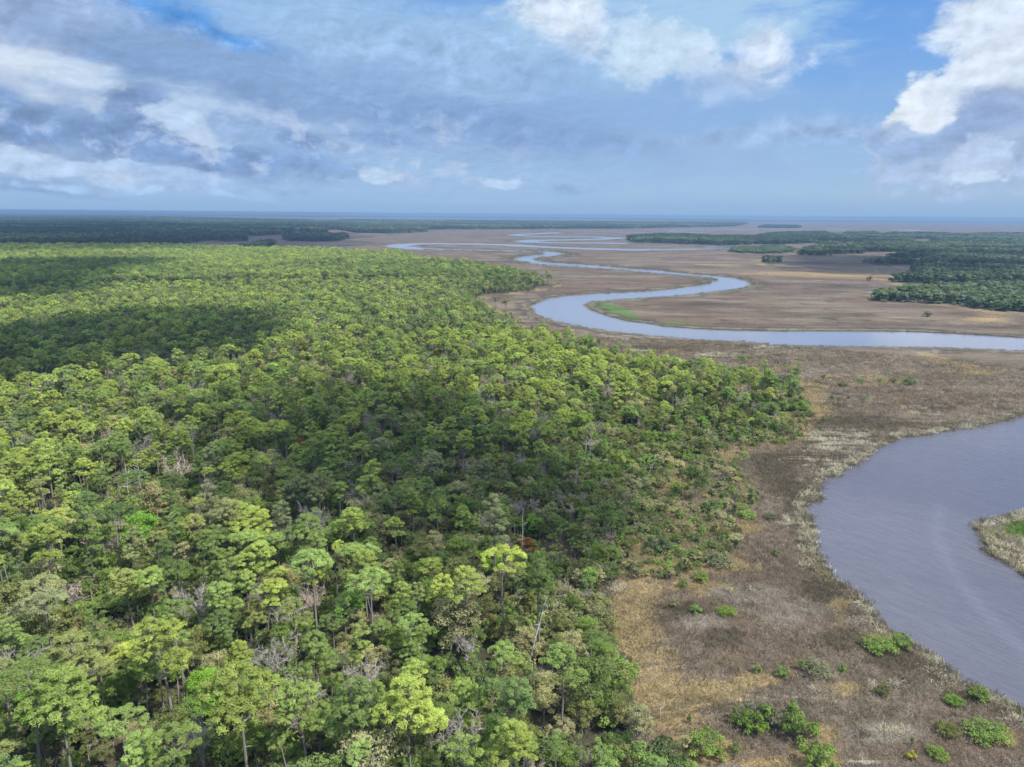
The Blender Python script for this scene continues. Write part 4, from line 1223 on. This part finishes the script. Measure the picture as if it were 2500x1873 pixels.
# ------------------------------------------------------------------ shrubs that stand apart on the marsh: px of the foot, height, width, variant, colour, label
SHR = [
    (M2([(270, 540)])[0], 3.6, 1.0, 0, 4, "bright green rounded bush at the front of the big marsh thicket"),
    (M2([(345, 500)])[0], 6.5, .8, 1, 1, "tallest pointed bush in the middle of the big marsh thicket"),
    (M2([(300, 480)])[0], 5.0, 1.0, 4, 3, "ragged greyish bush behind the bright front bush of the thicket"),
    (M2([(420, 520)])[0], 4.6, 1.1, 4, 3, "ragged grey-green bush in the hollow of the big marsh thicket"),
    (M2([(535, 440)])[0], 4.6, .9, 1, 1, "upright green bush on the far side of the big marsh thicket"),
    (M2([(590, 590)])[0], 5.6, 1.0, 0, 1, "large green bush at the river end of the big marsh thicket"),
    (M2([(180, 500)])[0], 3.6, .9, 0, 1, "mid green bush at the forest end of the big marsh thicket"),
    (M2([(730, 800)])[0], 4.8, 1.1, 0, 1, "dense green bush at the very bottom edge, below the big marsh thicket"),
    (M2([(700, 690)])[0], 2.6, .9, 1, 1, "small dark green bush behind the dense bush at the bottom edge"),
    (M2([(130, 700)])[0], 2.4, .8, 4, 1, "lone green bush in gold grass in front of the big marsh thicket"),
    (M2([(470, 150)])[0], 2.4, .9, 0, 1, "round green bush on the gold grass behind the big marsh thicket"),
    (M2([(605, 100)])[0], 3.0, .8, 1, 4, "yellowish green upright bush beside a grey bush on the brown marsh"),
    (M2([(720, 130)])[0], 2.4, 1.1, 2, 3, "low spreading grey bush beside the yellowish upright bush"),
    (M2([(285, 120)])[0], 1.8, .8, 3, 1, "small thin green bush on the grey patch behind the gold grass"),
    (M2([(908, 115)])[0], 1.6, .8, 3, 4, "tiny yellow-green bush alone on the olive marsh"),
    (M2([(1190, 285)])[0], 2.3, .9, 0, 2, "olive rounded bush below the white bare patch on the open marsh"),
    (M2([(1710, 345)])[0], 1.6, 1.0, 2, 4, "low bright green bush just inland of the wrack line"),
    (M2([(1885, 310)])[0], 2.8, 1.1, 0, 1, "rounded green bush sitting on the wrack by the water"),
    (M2([(1665, 560)])[0], 2.0, 1.0, 2, 2, "faint olive bush between the wrack line and the bottom edge"),
    (M2([(1930, 590)])[0], 2.6, 1.3, 2, 1, "wide green bush with yellow tips on the dry grass mound"),
    (M2([(1590, 730)])[0], 1.5, 1.1, 2, 1, "low green cushion bush beside the yellow flowering plant"),
    (M2([(1400, 650)])[0], 2.4, .5, 1, 1, "thin yellow-green sapling behind the yellow flowering plant"),
    (M2([(1400, 750)])[0], 1.7, .7, 3, 6, "bright yellow flowering plant at the bottom of the marsh"),
    (M3([(190, 700)])[0], 5.0, 1.1, 0, 0, "big dark bush against the wood at the top of the gold grass"),
    (M3([(650, 780)])[0], 4.4, 1.3, 0, 0, "big dark grey-green bush alone in the gold grass"),
    (M3([(1055, 640)])[0], 4.2, 1.0, 1, 1, "pointed green bush in the scrub with a dark foot"),
    (M3([(1390, 760)])[0], 3.6, .7, 1, 0, "dark columnar bush at the river end of the scrub"),
    (M3([(1310, 780)])[0], 2.6, .9, 4, 0, "dark ragged bush beside the columnar bush"),
    (M3([(1220, 910)])[0], 2.8, 1.4, 2, 3, "wide grey spreading bush in the pale gold grass"),
    (M3([(1100, 880)])[0], 2.0, .9, 3, 4, "lime green small bush beside the wide grey bush"),
    (M3([(1075, 770)])[0], 2.0, .7, 3, 4, "lime green sprig behind the wide grey bush"),
    (M3([(1050, 1080)])[0], 3.0, 1.0, 0, 1, "round green bush on the tip of the gold grass"),
    (M3([(872, 1140)])[0], 2.2, .9, 0, 1, "dark green bush with a white dead branch at its foot"),
    (M3([(510, 1020)])[0], 1.7, .9, 3, 4, "yellow-green bush in the middle of the gold grass"),
    (M3([(700, 1035)])[0], 1.5, .8, 3, 4, "pale lime bush beyond the round bush on the gold tip"),
    (M3([(540, 910)])[0], 2.0, .9, 4, 0, "small dark bush in the gold grass near the wood"),
    (M3([(790, 1330)])[0], 1.6, 1.0, 3, 2, "olive bush on the pinkish marsh beside a dark green bush"),
    (M3([(1000, 1390)])[0], 2.2, 1.0, 0, 1, "dark green bush alone on the pinkish marsh"),
    (M3([(1295, 1405)])[0], 1.8, 1.1, 2, 4, "lime green low bush on the open pinkish marsh"),
    (M3([(1790, 830)])[0], 1.9, .9, 3, 1, "small green bush on the dark marsh near the river"),
    (M3([(1340, 1195)])[0], 1.4, .6, 3, 6, "yellow sprig alone on the pale grey marsh"),
    (M3([(1735, 460)])[0], 1.6, 1.2, 2, 3, "faint grey bush beside a white wrack patch"),
    (M3([(1500, 450)])[0], 2.2, 1.2, 2, 1, "low green bush at the outer edge of the scrub"),
    (M3([(1375, 410)])[0], 4.0, .7, 1, 0, "dark pointed bush on the outer side of the scrub"),
    (M3([(820, 460)])[0], 4.0, .9, 1, 1, "green pointed bush in the middle of the scrub"),
    (M3([(680, 540)])[0], 3.0, .9, 0, 0, "dark rounded bush at the lower rim of the scrub"),
    (M3([(590, 530)])[0], 2.6, 1.1, 4, 3, "grey ragged bush at the lower rim of the scrub"),
    (M3([(1150, 400)])[0], 4.0, 1.0, 0, 0, "large dark bush deep in the scrub"),
    (M3([(450, 490)])[0], 1.4, .8, 3, 6, "yellow flowering tuft at the corner of the wood"),
    (Q6([(1350, 572)])[0], 2.8, 1.0, 0, 1, "first of three round bushes in a row on the far gold strip"),
    (Q6([(1425, 576)])[0], 3.0, 1.1, 0, 0, "middle one of three round bushes on the far gold strip"),
    (Q6([(1522, 588)])[0], 4.4, 1.3, 0, 1, "largest of three round bushes on the far gold strip"),
    (Q6([(1120, 600)])[0], 2.4, 1.0, 2, 2, "low brown bush between the wood's point and the three bushes"),
    (Q6([(865, 650)])[0], 5.5, 1.0, 4, 0, "dark tall bush just off the point of the wood"),
    (Q6([(800, 610)])[0], 5.0, 1.0, 1, 0, "dark bush behind the point of the wood"),
    (Q5([(1112, 216)])[0], 4.6, 1.0, 4, 0, "dark bush below the lone tall pine on the far marsh edge"),
    (Q3([(1470, 930)])[0], 3.2, 1.1, 0, 1, "green bush on the wrack line halfway along the near bank"),
    (Q3([(1340, 950)])[0], 2.6, 1.2, 2, 1, "spreading green bush in yellow grass by the wrack line"),
    (Q3([(300, 1560)])[0], 4.2, 1.2, 0, 1, "green bush with a white dead limb by the bottom of the wood"),
    (Q3([(60, 1640)])[0], 5.0, 1.3, 0, 0, "large bush cut by the bottom edge at the corner of the wood"),
    (Q3([(200, 1390)])[0], 2.6, .7, 1, 1, "slim green sapling beside a dead post in the gold grass"),
    (K4([(1465, 800)])[0], 5.5, 1.3, 0, 0, "lone dark bush on the marsh across the river"),
    (K4([(1020, 525)])[0], 9.0, 1.0, 4, 0, "dark ragged clump on the pale grass across the river"),
]
YELLOW = leaf_material("yellow_flowers", (0.40, 0.37, 0.03), .1, .25)
SH_M = [m for _, m in BROAD_MATS] + [YELLOW]
SH_M[3] = leaf_material('leaves_shrub_grey', (0.150, 0.160, 0.105), .25)
SH_M[4] = leaf_material('leaves_shrub_bright', (0.165, 0.260, 0.050), .2)
SH_M[0] = leaf_material('leaves_shrub_dark', (0.085, 0.120, 0.055), .3)
SMESH = {}
for v, (word, tq, cq, h_, r_) in enumerate(SHRUBS):
    SMESH[v] = (quads("shrub_stems", tq, [GREYBARK]), quads("shrub_leaves", cq, [BROAD_MATS[0][1]]))
shrub_xy = []
for (px, h_, wd, v, m, lab) in SHR:
    g = at_px(px[0], px[1], 0.0)
    s_ = h_ / SHRUBS[v][3]
    plant_thing('shrub', lab, 'shrub', 'bushes on the open marsh', g[0], g[1], s_ * .86, R.random() * 6.28, SMESH[v], 'leaves', SH_M[m], wide=wd * (1.0 if s_ < 1.4 else .85))
    shrub_xy.append(g)
shrub_xy = np.array(shrub_xy)

# dead posts and drift limbs on the marsh
for (px, hgt, lab) in ((Q3([(25, 1360)])[0], 4.5, "dead grey post standing in the gold grass by the wood"), (Q3([(140, 1330)])[0], 3.0, "thin short dead post in the gold grass"),
                       (Q3([(445, 640)])[0], 3.0, "thin dead stem topped by nothing on the pale marsh")):
    g = at_px(px[0], px[1], 0)
    plant_thing('dead_tree', lab, 'tree', 'dead posts on the marsh', g[0], g[1], hgt / 8, R.random() * 6, MESH['snag', 3], 'dead_limbs', DEADWOOD)
# single trees that stand clear on the far marsh edge
for (px, hgt, v, m, lab) in ((Q5([(1075, 215)])[0], 17, 2, 4, "lone tall thin pine on the far marsh edge of the wood"), (EZ([(632, 1480)])[0], 8.5, 8, 2, "small-headed dark pine on a thin trunk beside the scrub"),
                             (EZ([(860, 300)])[0], 13, 2, 2, "flat-topped pine sticking up behind the point of the wood"), (EZ([(180, 500)])[0], 17, 6, 2, "pair-trunked thin dark pine on the far edge of the wood"),
                             (EZ([(470, 1270)])[0], 8, 6, 4, "spindly pale pine at the edge of the scrub"), (EZ([(905, 1590)])[0], 8, 0, 1, "light green small pine out in the scrub near the river"),
                             (K4([(1045, 515)])[0], 15, 6, 2, "lone ragged pine on the pale grass across the river")):
    g = at_px(px[0], px[1], 0)
    plant_thing('pine_tree', lab, 'tree', 'pines standing clear of the wood', g[0], g[1], hgt / PINES[v][3], R.random() * 6, MESH['pine', v], 'crown', PINE_MATS[m][1])

# ------------------------------------------------------------------ marsh grass, wrack and reeds
def grass_tuft(seed, n, length, width, spread, lean):
    r = np.random.default_rng(seed)
    b = np.c_[r.normal(size=(n, 2)) * spread, np.zeros(n)]
    d = unit(np.c_[r.normal(size=(n, 2)) * .45 + np.array([lean, -lean * .5]), np.ones(n)])
    L = length * (.5 + .8 * r.random((n, 1)))
    a = r.random(n) * 6.28
    s = np.c_[np.cos(a), np.sin(a), np.zeros(n)] * width * .5
    e = b + d * L
    return np.stack([b - s, b + s, e + s * .35, e - s * .35], 1)
GRASS = [leaf_material("marsh_grass_" + n_, c_, .22, .25, (1.1, 1.03, .9)) for n_, c_ in (
    ("brown", (0.180, 0.146, 0.114)), ("grey", (0.262, 0.224, 0.186)), ("dark", (0.125, 0.106, 0.074)), ("gold", (0.300, 0.240, 0.140)), ("green", (0.090, 0.150, 0.028)), ("straw", (0.45, 0.42, 0.325)), ("olive", (0.190, 0.190, 0.090)))]
GP_ = []
for m in GRASS:
    for s_ in range(2):
        GP_.append(proto("grass", [(grass_tuft(900 + s_, 26, .75, .085, .42, .35 * (1 if s_ else .7)), m)]))
GRASSC = proto_collection("marsh_grass_tufts", GP_)

def ellip(lst, P):
    pix, dep = project(np.c_[P, np.zeros(len(P))])
    v = np.zeros(len(P))
    for (cx_, cy_, rx, ry) in lst:
        q = np.sqrt(((pix[:, 0] - cx_) / rx) ** 2 + ((pix[:, 1] - cy_) / ry) ** 2)
        v = np.maximum(v, np.clip(1.35 - q, 0, 1))
    return v
XP, XI, XR, XS = [], [], [], []
BOX = np.array([(-60, 50), (420, 50), (420, 460), (-60, 460)], float)
for (s_, d0, d1, sc) in ((.95, 60, 190, 1.0), (1.35, 190, 300, 1.35), (2.0, 300, 460, 1.9)):
    P = jitter_grid(BOX, s_, R, .5)
    D_ = np.hypot(P[:, 0], P[:, 1]); P = P[(D_ >= d0) & (D_ < d1)]
    P = P[in_view(P, 0, 120)]
    P = P[~in_loops(P)]
    inw = in_poly(P, MAIN); P = P[~inw | (R.random(len(P)) < .12)]
    gold, green, pale, dark_and_shade, wrack = ellip(GOLD, P), ellip(GREENP, P), ellip(PALEP, P), ellip(DARKP, P), ellip(WRACKP, P)
    dw = seg_dist(P, MAIN); gold = np.maximum(gold, .85 * np.exp(-((dw - 5) / 7) ** 2))
    bank = seg_dist(P, river_poly)
    n1, n2 = vnoise(P, 1 / 7., 41), vnoise(P, 1 / 22., 43)
    u = R.random(len(P))
    idx = np.where(n2 + (u - .5) * .6 > .54, 1, np.where((n1 > .55) & (u < .35), 2, np.where((n1 < .36) & (u < .3), 3, 0)))
    idx = np.where(dark_and_shade + (n1 - .5) * .8 + (u - .5) * .3 > .62, 2, idx)
    idx = np.where(pale + (n1 - .5) * 1.0 + (u - .5) * .3 > .70, 1, idx)
    sn = vnoise(P * np.array([.30, 1.4]), 1 / 2.2, 47)
    idx = np.where((wrack > .15) & (sn > .60 - .08 * wrack), 5, np.where((wrack > .2) & (sn < .50), 2, idx))
    idx = np.where((wrack < .2) & (gold + (n1 - .5) * .9 + (u - .5) * .4 > .70), np.where(R.random(len(P)) < .18, 6, 3), idx)
    idx = np.where(green + (n1 - .5) * .5 > .5, 4, idx)
    idx = np.where((bank < 1.2 + 2.6 * n1) & (u < .72), np.where(n1 > .46, 5, 2), idx)
    isl = ellip([(2520, 1330, 170, 100)], P) > .2
    idx = np.where(isl & (green < .35), np.where(u < .55, 5, np.where(u < .8, 6, 1)), idx)
    idx = np.where(in_poly(P, SHRUBLAND) & (n1 > .42) & (u < .75), 6, idx)
    keep = (R.random(len(P)) < .94) & ~((bank > .8) & (bank < 2.2) & (R.random(len(P)) < .3))
    for i in np.where(keep)[0]:
        XP.append((P[i, 0], P[i, 1], -.03)); XI.append(int(idx[i]) * 2 + int(R.integers(2))); XR.append(R.normal() * .5)
        b_ = bank[i] < 4
        k_ = R.uniform(.7, 1.2) * sc
        XS.append((k_ * (1.25 if b_ else 1.1), k_ * (1.25 if b_ else 1.1), k_ * (R.uniform(.5, 1.1) if b_ else R.uniform(.55, .95)) / sc ** .6))
scatter("marsh_grass", XP, XI, XR, XS, GRASSC, "brown, grey and gold marsh grass between the wood and the river", "grass")

# ragged turf and straw along all the river banks, further off too
XP, XI, XR, XS = [], [], [], []
nx = np.roll(river_poly, -1, 0)
for a, b in zip(river_poly, nx):
    D_ = np.hypot(*((a + b) / 2))
    if D_ > 1600: continue
    ln = np.hypot(*(b - a))
    st = max(.55, D_ / 330)
    for k in range(max(1, int(ln / st))):
        f = (k + R.random()) / max(1, int(ln / st))
        nrm = np.array([-(b - a)[1], (b - a)[0]]) / max(ln, 1e-6)
        q_ = a + (b - a) * f + nrm * R.normal() * .8 * max(1, D_ / 300)
        XP.append((q_[0], q_[1], -.15)); c_ = R.choice([2, 2, 2, 0, 6] if D_ > 420 else [2, 2, 2, 0, 6] if R.random() < .85 else [1, 5, 6]); XI.append(int(c_) * 2 + int(R.integers(2))); XR.append(R.random() * 6.28)
        k_ = R.uniform(.7, 1.5) * max(1, D_ / 260)
        XS.append((k_, k_, R.uniform(.8, 1.5) * max(1, D_ / 500)))
# dark sods and bleached straw lying behind the near banks
near_ = river_poly[np.hypot(river_poly[:, 0], river_poly[:, 1]) < 430]
for q_ in near_:
    for k in range(3):
        z_ = q_ + R.normal(size=2) * np.array([2.0, 2.0])
        wet = in_loops(z_[None])[0]
        if wet and np.hypot(*(z_ - q_)) > 1.0: continue
        off_ = np.hypot(*(z_ - q_)); c_ = R.choice([2, 2, 0]) if wet or off_ < 1.1 else R.choice([5, 5, 1, 2, 6])
        XP.append((z_[0], z_[1], -.5 if wet else -.05)); XI.append(int(c_) * 2 + int(R.integers(2))); XR.append(R.random() * 6.28)
        k_ = R.uniform(1.0, 2.2); XS.append((k_, k_, R.uniform(.5, 1.2) if c_ in (0, 2) else R.uniform(.18, .42)))
XP = np.array(XP); kk = in_view(XP[:, :2], 0, 150)
scatter("bank_grass", XP[kk], np.array(XI)[kk], np.array(XR)[kk], np.array(XS)[kk], GRASSC, "dark and straw-coloured turf fringing the river banks", "grass")

# far low shrubs sprinkled over the marsh edge
# ------------------------------------------------------------------ woods in the distance
def clump(seed, mats, hs=1.0):
    r = np.random.default_rng(seed)
    parts = []
    for k in range(9):
        a, d_ = r.random() * 6.28, 11 * math.sqrt(r.random())
        if r.random() < .7: tq, cq = pine(seed * 31 + k, h=r.uniform(13, 18) * hs, crown_h=8 * hs, R=r.uniform(3.3, 4.4), n_lobe=3, density=.21, q=(1.5, .9), pr=1.5, stubs=False)
        else: tq, cq = broadleaf(seed * 31 + k, h=r.uniform(8, 12) * hs, R=r.uniform(3.6, 4.8), base=.02, n_puff=13, density=.22, q=(1.5, 1.2))
        o_ = np.array([math.cos(a) * d_, math.sin(a) * d_, 0])
        parts.append((tq[:14] + o_, BARK)); parts.append((cq + o_, mats[int(r.integers(len(mats)))]))
    for k in range(6):
        a, d_ = r.random() * 6.28, 12 * math.sqrt(r.random())
        cq = np.concatenate([puff(r, np.array([math.cos(a) * d_ + r.normal(), math.sin(a) * d_ + r.normal(), r.uniform(1, 4)]), 2.4, 16, 1.4, 1.1) for _ in range(3)])
        parts.append((cq, mats[0]))
    ms = []
    for _, m in parts:
        if m not in ms: ms.append(m)
    Q = np.concatenate([a for a, _ in parts]); mi = np.concatenate([np.full(len(a), ms.index(m)) for a, m in parts])
    return bpy.data.objects.new("clump", quads("clump", Q, ms, mi))
pm = [leaf_material("far_needles_light", (0.150, 0.203, 0.100)), leaf_material("far_needles_mid", (0.104, 0.153, 0.079)), leaf_material("far_needles_dark", (0.060, 0.096, 0.059)), leaf_material("far_needles_olive", (0.097, 0.121, 0.075)), leaf_material("far_needles_grey", (0.124, 0.155, 0.118))]  # duller and bluer than the near needles: haze mixed into the colour
bm_ = [leaf_material("far_leaves_dark", (0.054, 0.084, 0.052)), leaf_material("far_leaves_mid", (0.087, 0.129, 0.069)), leaf_material("far_leaves_olive", (0.121, 0.131, 0.090)), leaf_material("far_leaves_pale", (0.197, 0.230, 0.167))]
CL = [clump(1, [pm[2], bm_[0]]), clump(2, [pm[2], pm[3], bm_[0]]), clump(3, [pm[2], bm_[1]]), clump(4, [pm[1], pm[2], bm_[1]]), clump(5, [pm[1], pm[0], pm[3]]), clump(6, [bm_[3], pm[4], bm_[1]])]
CLUMPS = proto_collection("wood_clumps", CL)
DIST = {'far_left': ("distant dark wood spreading to the horizon beyond the main wood", .92), 'far_middle': ("long low wood across the marsh under the horizon", .9), 'island': ("small dark island of trees in the far marsh", .8),
        'spur': ("little spur of dark trees at the back of the main wood", .75), 'spit': ("narrow wood on the spit beyond the river bends", .8), 'right': ("broken wood on the far side of the river", .58),
        'thicket': ("grey-green thicket on the marsh across the river", .5), 'scrub': ("pale scrub at the foot of the spit", .35), 'far_isle': ("tiny strip of trees in the farthest marsh", .8)}
for key, (lab, hs) in DIST.items():
    Pw = WOODS[key]
    CP, CI, CR, CSZ = [], [], [], []
    for (s_, d0, d1, k_) in ((11.5, 300, 1500, .72), (15, 1500, 2600, 1.0), (24, 2600, 4300, 1.6), (44, 4300, 7500, 2.6), (80, 7500, 14000, 4.2)):
        lo, hi = Pw.min(0), Pw.max(0)
        if (hi - lo).prod() / s_ ** 2 > 3e6: continue
        P = in_band(jitter_grid(Pw, s_, R), Pw, d0, d1)
        if not len(P): continue
        P = P[~in_loops(P)]
        nn, nm = vnoise(P, 1 / 160, 51, 2), vnoise(P * np.array([.5, 1.4]), 1 / 260, 53, 2)
        ns_ = vnoise(P * np.array([.45, 1.6]), 1 / 120, 57, 2)
        for i in range(len(P)):
            if (key == 'right' and (nn[i] < .42 or ns_[i] < .45)) or (key == 'thicket' and nn[i] < .36): continue
            c_ = nm[i] + R.normal() * .06 + (.085 if key == 'right' else 0)
            idx = int(R.choice([0, 1, 2])) if c_ < .60 else int(R.choice([3, 4, 2])) if c_ < .67 else int(R.choice([4, 5, 4]))
            if key in ('thicket', 'scrub'): idx = int(R.choice([5, 3, 5, 4]))
            if key == 'right' and (nn[i] > .52 or d0 < 1500) and R.random() < .6: idx = int(R.choice([5, 4, 5, 3]))
            CP.append((P[i, 0], P[i, 1], 0)); CI.append(idx); CR.append(R.random() * 6.28)
            z_ = hs * R.uniform(.8, 1.1) * (1.0 if k_ <= 1 else 1.08)
            CSZ.append((k_, k_, z_))
    if CP:
        scatter({'thicket': "river_thicket", 'scrub': "pale_scrub", 'island': "island_wood", 'spur': "wood_spur"}.get(key, "distant_wood"), CP, CI, CR, CSZ, CLUMPS, lab, "wood")

# the farthest woods run together into one low canopy
far_leaf = bpy.data.materials.new("far_canopy"); far_leaf.use_nodes = True
t = NT(far_leaf.node_tree)
pp = t.n('ShaderNodeNewGeometry').outputs['Position']
c = t.mix(t.step(t.noise(t.mapping(pp, scale=(.6, 1.5, 1)), .006, 4, .6), .4, .65), (0.040, 0.066, 0.022), (0.085, 0.118, 0.034))
c = t.mix(t.noise(pp, .12, 2, .6), c, (0.022, 0.036, 0.014))
d = t.n('ShaderNodeBsdfDiffuse', {'Color': c})
t.n('ShaderNodeOutputMaterial', {0: d.outputs[0]})
def canopy(name, Pw, hgt, lab, d0):
    g = gp[in_poly(gp, Pw)]
    lo = seg_dist(g, Pw) if len(g) else np.zeros(0)
    g = g[lo > np.hypot(g[:, 0], g[:, 1]) / 250] if len(g) else g
    dense = []
    for i in range(len(Pw)):
        a, b = Pw[i], Pw[(i + 1) % len(Pw)]
        n = max(1, int(np.hypot(*(b - a)) / max(25, np.hypot(*a) / 90)))
        for k in range(n): dense.append(a + (b - a) * k / n)
    Ld = np.array(dense)
    V2 = np.concatenate([g, Ld])
    r = delaunay_2d_cdt([Vector((float(a), float(b))) for a, b in V2], [(len(g) + i, len(g) + (i + 1) % len(Ld)) for i in range(len(Ld))], [], 0, 1e-3)
    V = np.array([(v.x, v.y) for v in r[0]]); F = np.array([f for f in r[2] if len(f) == 3])
    F = F[in_poly(V[F].mean(1), Pw)]
    z = hgt * (.75 + .5 * vnoise(V, 1 / 60, 61, 3))
    V3 = np.c_[V, z]
    n0 = len(V3)
    V3 = np.concatenate([V3, np.c_[Ld, np.zeros(len(Ld))]])
    zt = hgt * (.6 + .6 * vnoise(Ld, 1 / 40, 62, 2))
    V3 = np.concatenate([V3, np.c_[Ld, zt]])
    m = len(Ld); i = np.arange(m); j = (i + 1) % m
    W1 = np.stack([n0 + i, n0 + j, n0 + m + j], 1); W2 = np.stack([n0 + i, n0 + m + j, n0 + m + i], 1)
    me = mesh_from(name, V3, np.concatenate([F, W1, W2]), [far_leaf])
    tag(add_obj(name, me), lab, "wood", kind='stuff')
canopy("shore_wood", WOODS['shore'], 12, "faint blue line of woods on the farthest shore", 0)
canopy("shore_wood", WOODS['shore_right'], 9, "faint blue line of low woods on the horizon beyond the open marsh", 0)
canopy("distant_wood", WOODS['far_left'], 7.5, "shadowed inner canopy of the distant dark wood", 0)
canopy("distant_wood", WOODS['far_middle'], 7.5, "inner canopy of the long low wood across the marsh", 0)

# ------------------------------------------------------------------ clouds above the frame: they throw the shadows that lie over the woods
CLOUDM = bpy.data.materials.new("cloud_white"); CLOUDM.use_nodes = True
t = NT(CLOUDM.node_tree)
a = t.attr('thick')
d = t.n('ShaderNodeBsdfDiffuse', {'Color': (.85, .86, .88, 1)}); tr = t.n('ShaderNodeBsdfTranslucent', {'Color': (.85, .86, .88, 1)})
mx = t.n('ShaderNodeMixShader', {0: .5, 1: d.outputs[0], 2: tr.outputs[0]})
m2 = t.n('ShaderNodeMixShader', {0: a, 1: t.n('ShaderNodeBsdfTransparent').outputs[0], 2: mx.outputs[0]})
t.n('ShaderNodeOutputMaterial', {0: m2.outputs[0]})
def ico(sub=2):
    import bmesh
    b = bmesh.new(); bmesh.ops.create_icosphere(b, subdivisions=sub, radius=1)
    V = np.array([v.co[:] for v in b.verts]); F = np.array([[v.index for v in f.verts] for f in b.faces]); b.free()
    return V, F
IV, IF = ico(2)
def cloud(pts, alt, lump, thick, n, z=14.0, seed=0):
    r = np.random.default_rng(seed)
    Pw = GP(pts, z)
    lo, hi = Pw.min(0), Pw.max(0)
    C = []
    while len(C) < n:
        q_ = lo + (hi - lo) * r.random((200, 2))
        C += list(q_[in_poly(q_, Pw)])
    C = np.array(C[:n])
    Vs, Fs, Ts = [], [], []
    for k, c_ in enumerate(C):
        rr = lump * r.uniform(.55, 1.25)
        dirs = IV * np.array([rr * 1.15, rr, rr * .5]) * (1 + .22 * (vnoise(IV[:, :2] * 2 + k, 1.0, k, 2) - .5))[:, None]
        p_ = np.array([c_[0], c_[1], z]) + SUN * ((alt + r.uniform(-.15, .15) * lump - z) / SUN[2])
        Fs.append(IF + len(IV) * k); Vs.append(dirs + p_); Ts.append(np.full(len(IV), thick * r.uniform(.6, 1.2)))
    me = mesh_from("cloud", np.concatenate(Vs), np.concatenate(Fs), [CLOUDM], smooth=True)
    me.attributes.new('thick', 'FLOAT', 'POINT').data.foreach_set('value', np.concatenate(Ts).astype(np.float32))
    tag(add_obj("cloud", me), kind='structure')
cloud(Q4([(-300, 300), (0, 240), (450, 190), (900, 130), (1350, 150), (1430, 250), (1100, 310), (700, 360), (400, 400), (0, 450), (-300, 480)]), 620, 34, .56, 80, seed=1)
cloud(F22([(360, 850), (600, 800), (900, 830), (1200, 900), (1330, 980), (1330, 1090), (1080, 1110), (760, 1070), (500, 1000), (380, 920)]), 620, 24, .17, 64, seed=2)
cloud(K1([(-400, 450), (300, 440), (800, 430), (900, 460), (550, 500), (300, 560), (0, 650), (-400, 700)]), 950, 55, .40, 70, seed=3)
cloud(K4([(520, 275), (900, 265), (1500, 300), (1900, 340), (2212, 330), (2212, 400), (1750, 420), (1300, 385), (900, 400), (620, 350)]), 1300, 60, .38, 55, seed=4)
cloud(K1([(-600, 200), (400, 170), (1400, 190), (2212, 195), (2000, 250), (1500, 295), (900, 320), (300, 330), (-600, 300)]), 2600, 260, .38, 80, seed=5)

# ------------------------------------------------------------------ the air between here and the horizon
hz = bpy.data.materials.new("haze_air"); hz.use_nodes = True
t = NT(hz.node_tree)
v = t.n('ShaderNodeVolumePrincipled', {'Color': (.215, .335, .50, 1), 'Density': 1.25e-4, 'Anisotropy': .1})
o_ = t.n('ShaderNodeOutputMaterial'); t.t.links.new(v.outputs[0], o_.inputs['Volume'])
hb = 46000.0
HV = [(-hb, -hb, -2.2), (hb, -hb, -2.2), (hb, hb, -2.2), (-hb, hb, -2.2), (-hb, -hb, 77), (hb, -hb, 77), (hb, hb, 77), (-hb, hb, 77)]
HF = [(0, 3, 2, 1), (4, 5, 6, 7), (0, 1, 5, 4), (1, 2, 6, 5), (2, 3, 7, 6), (3, 0, 4, 7)]
tag(add_obj("haze", mesh_from("haze", HV, HF, [hz])), kind='stuff')
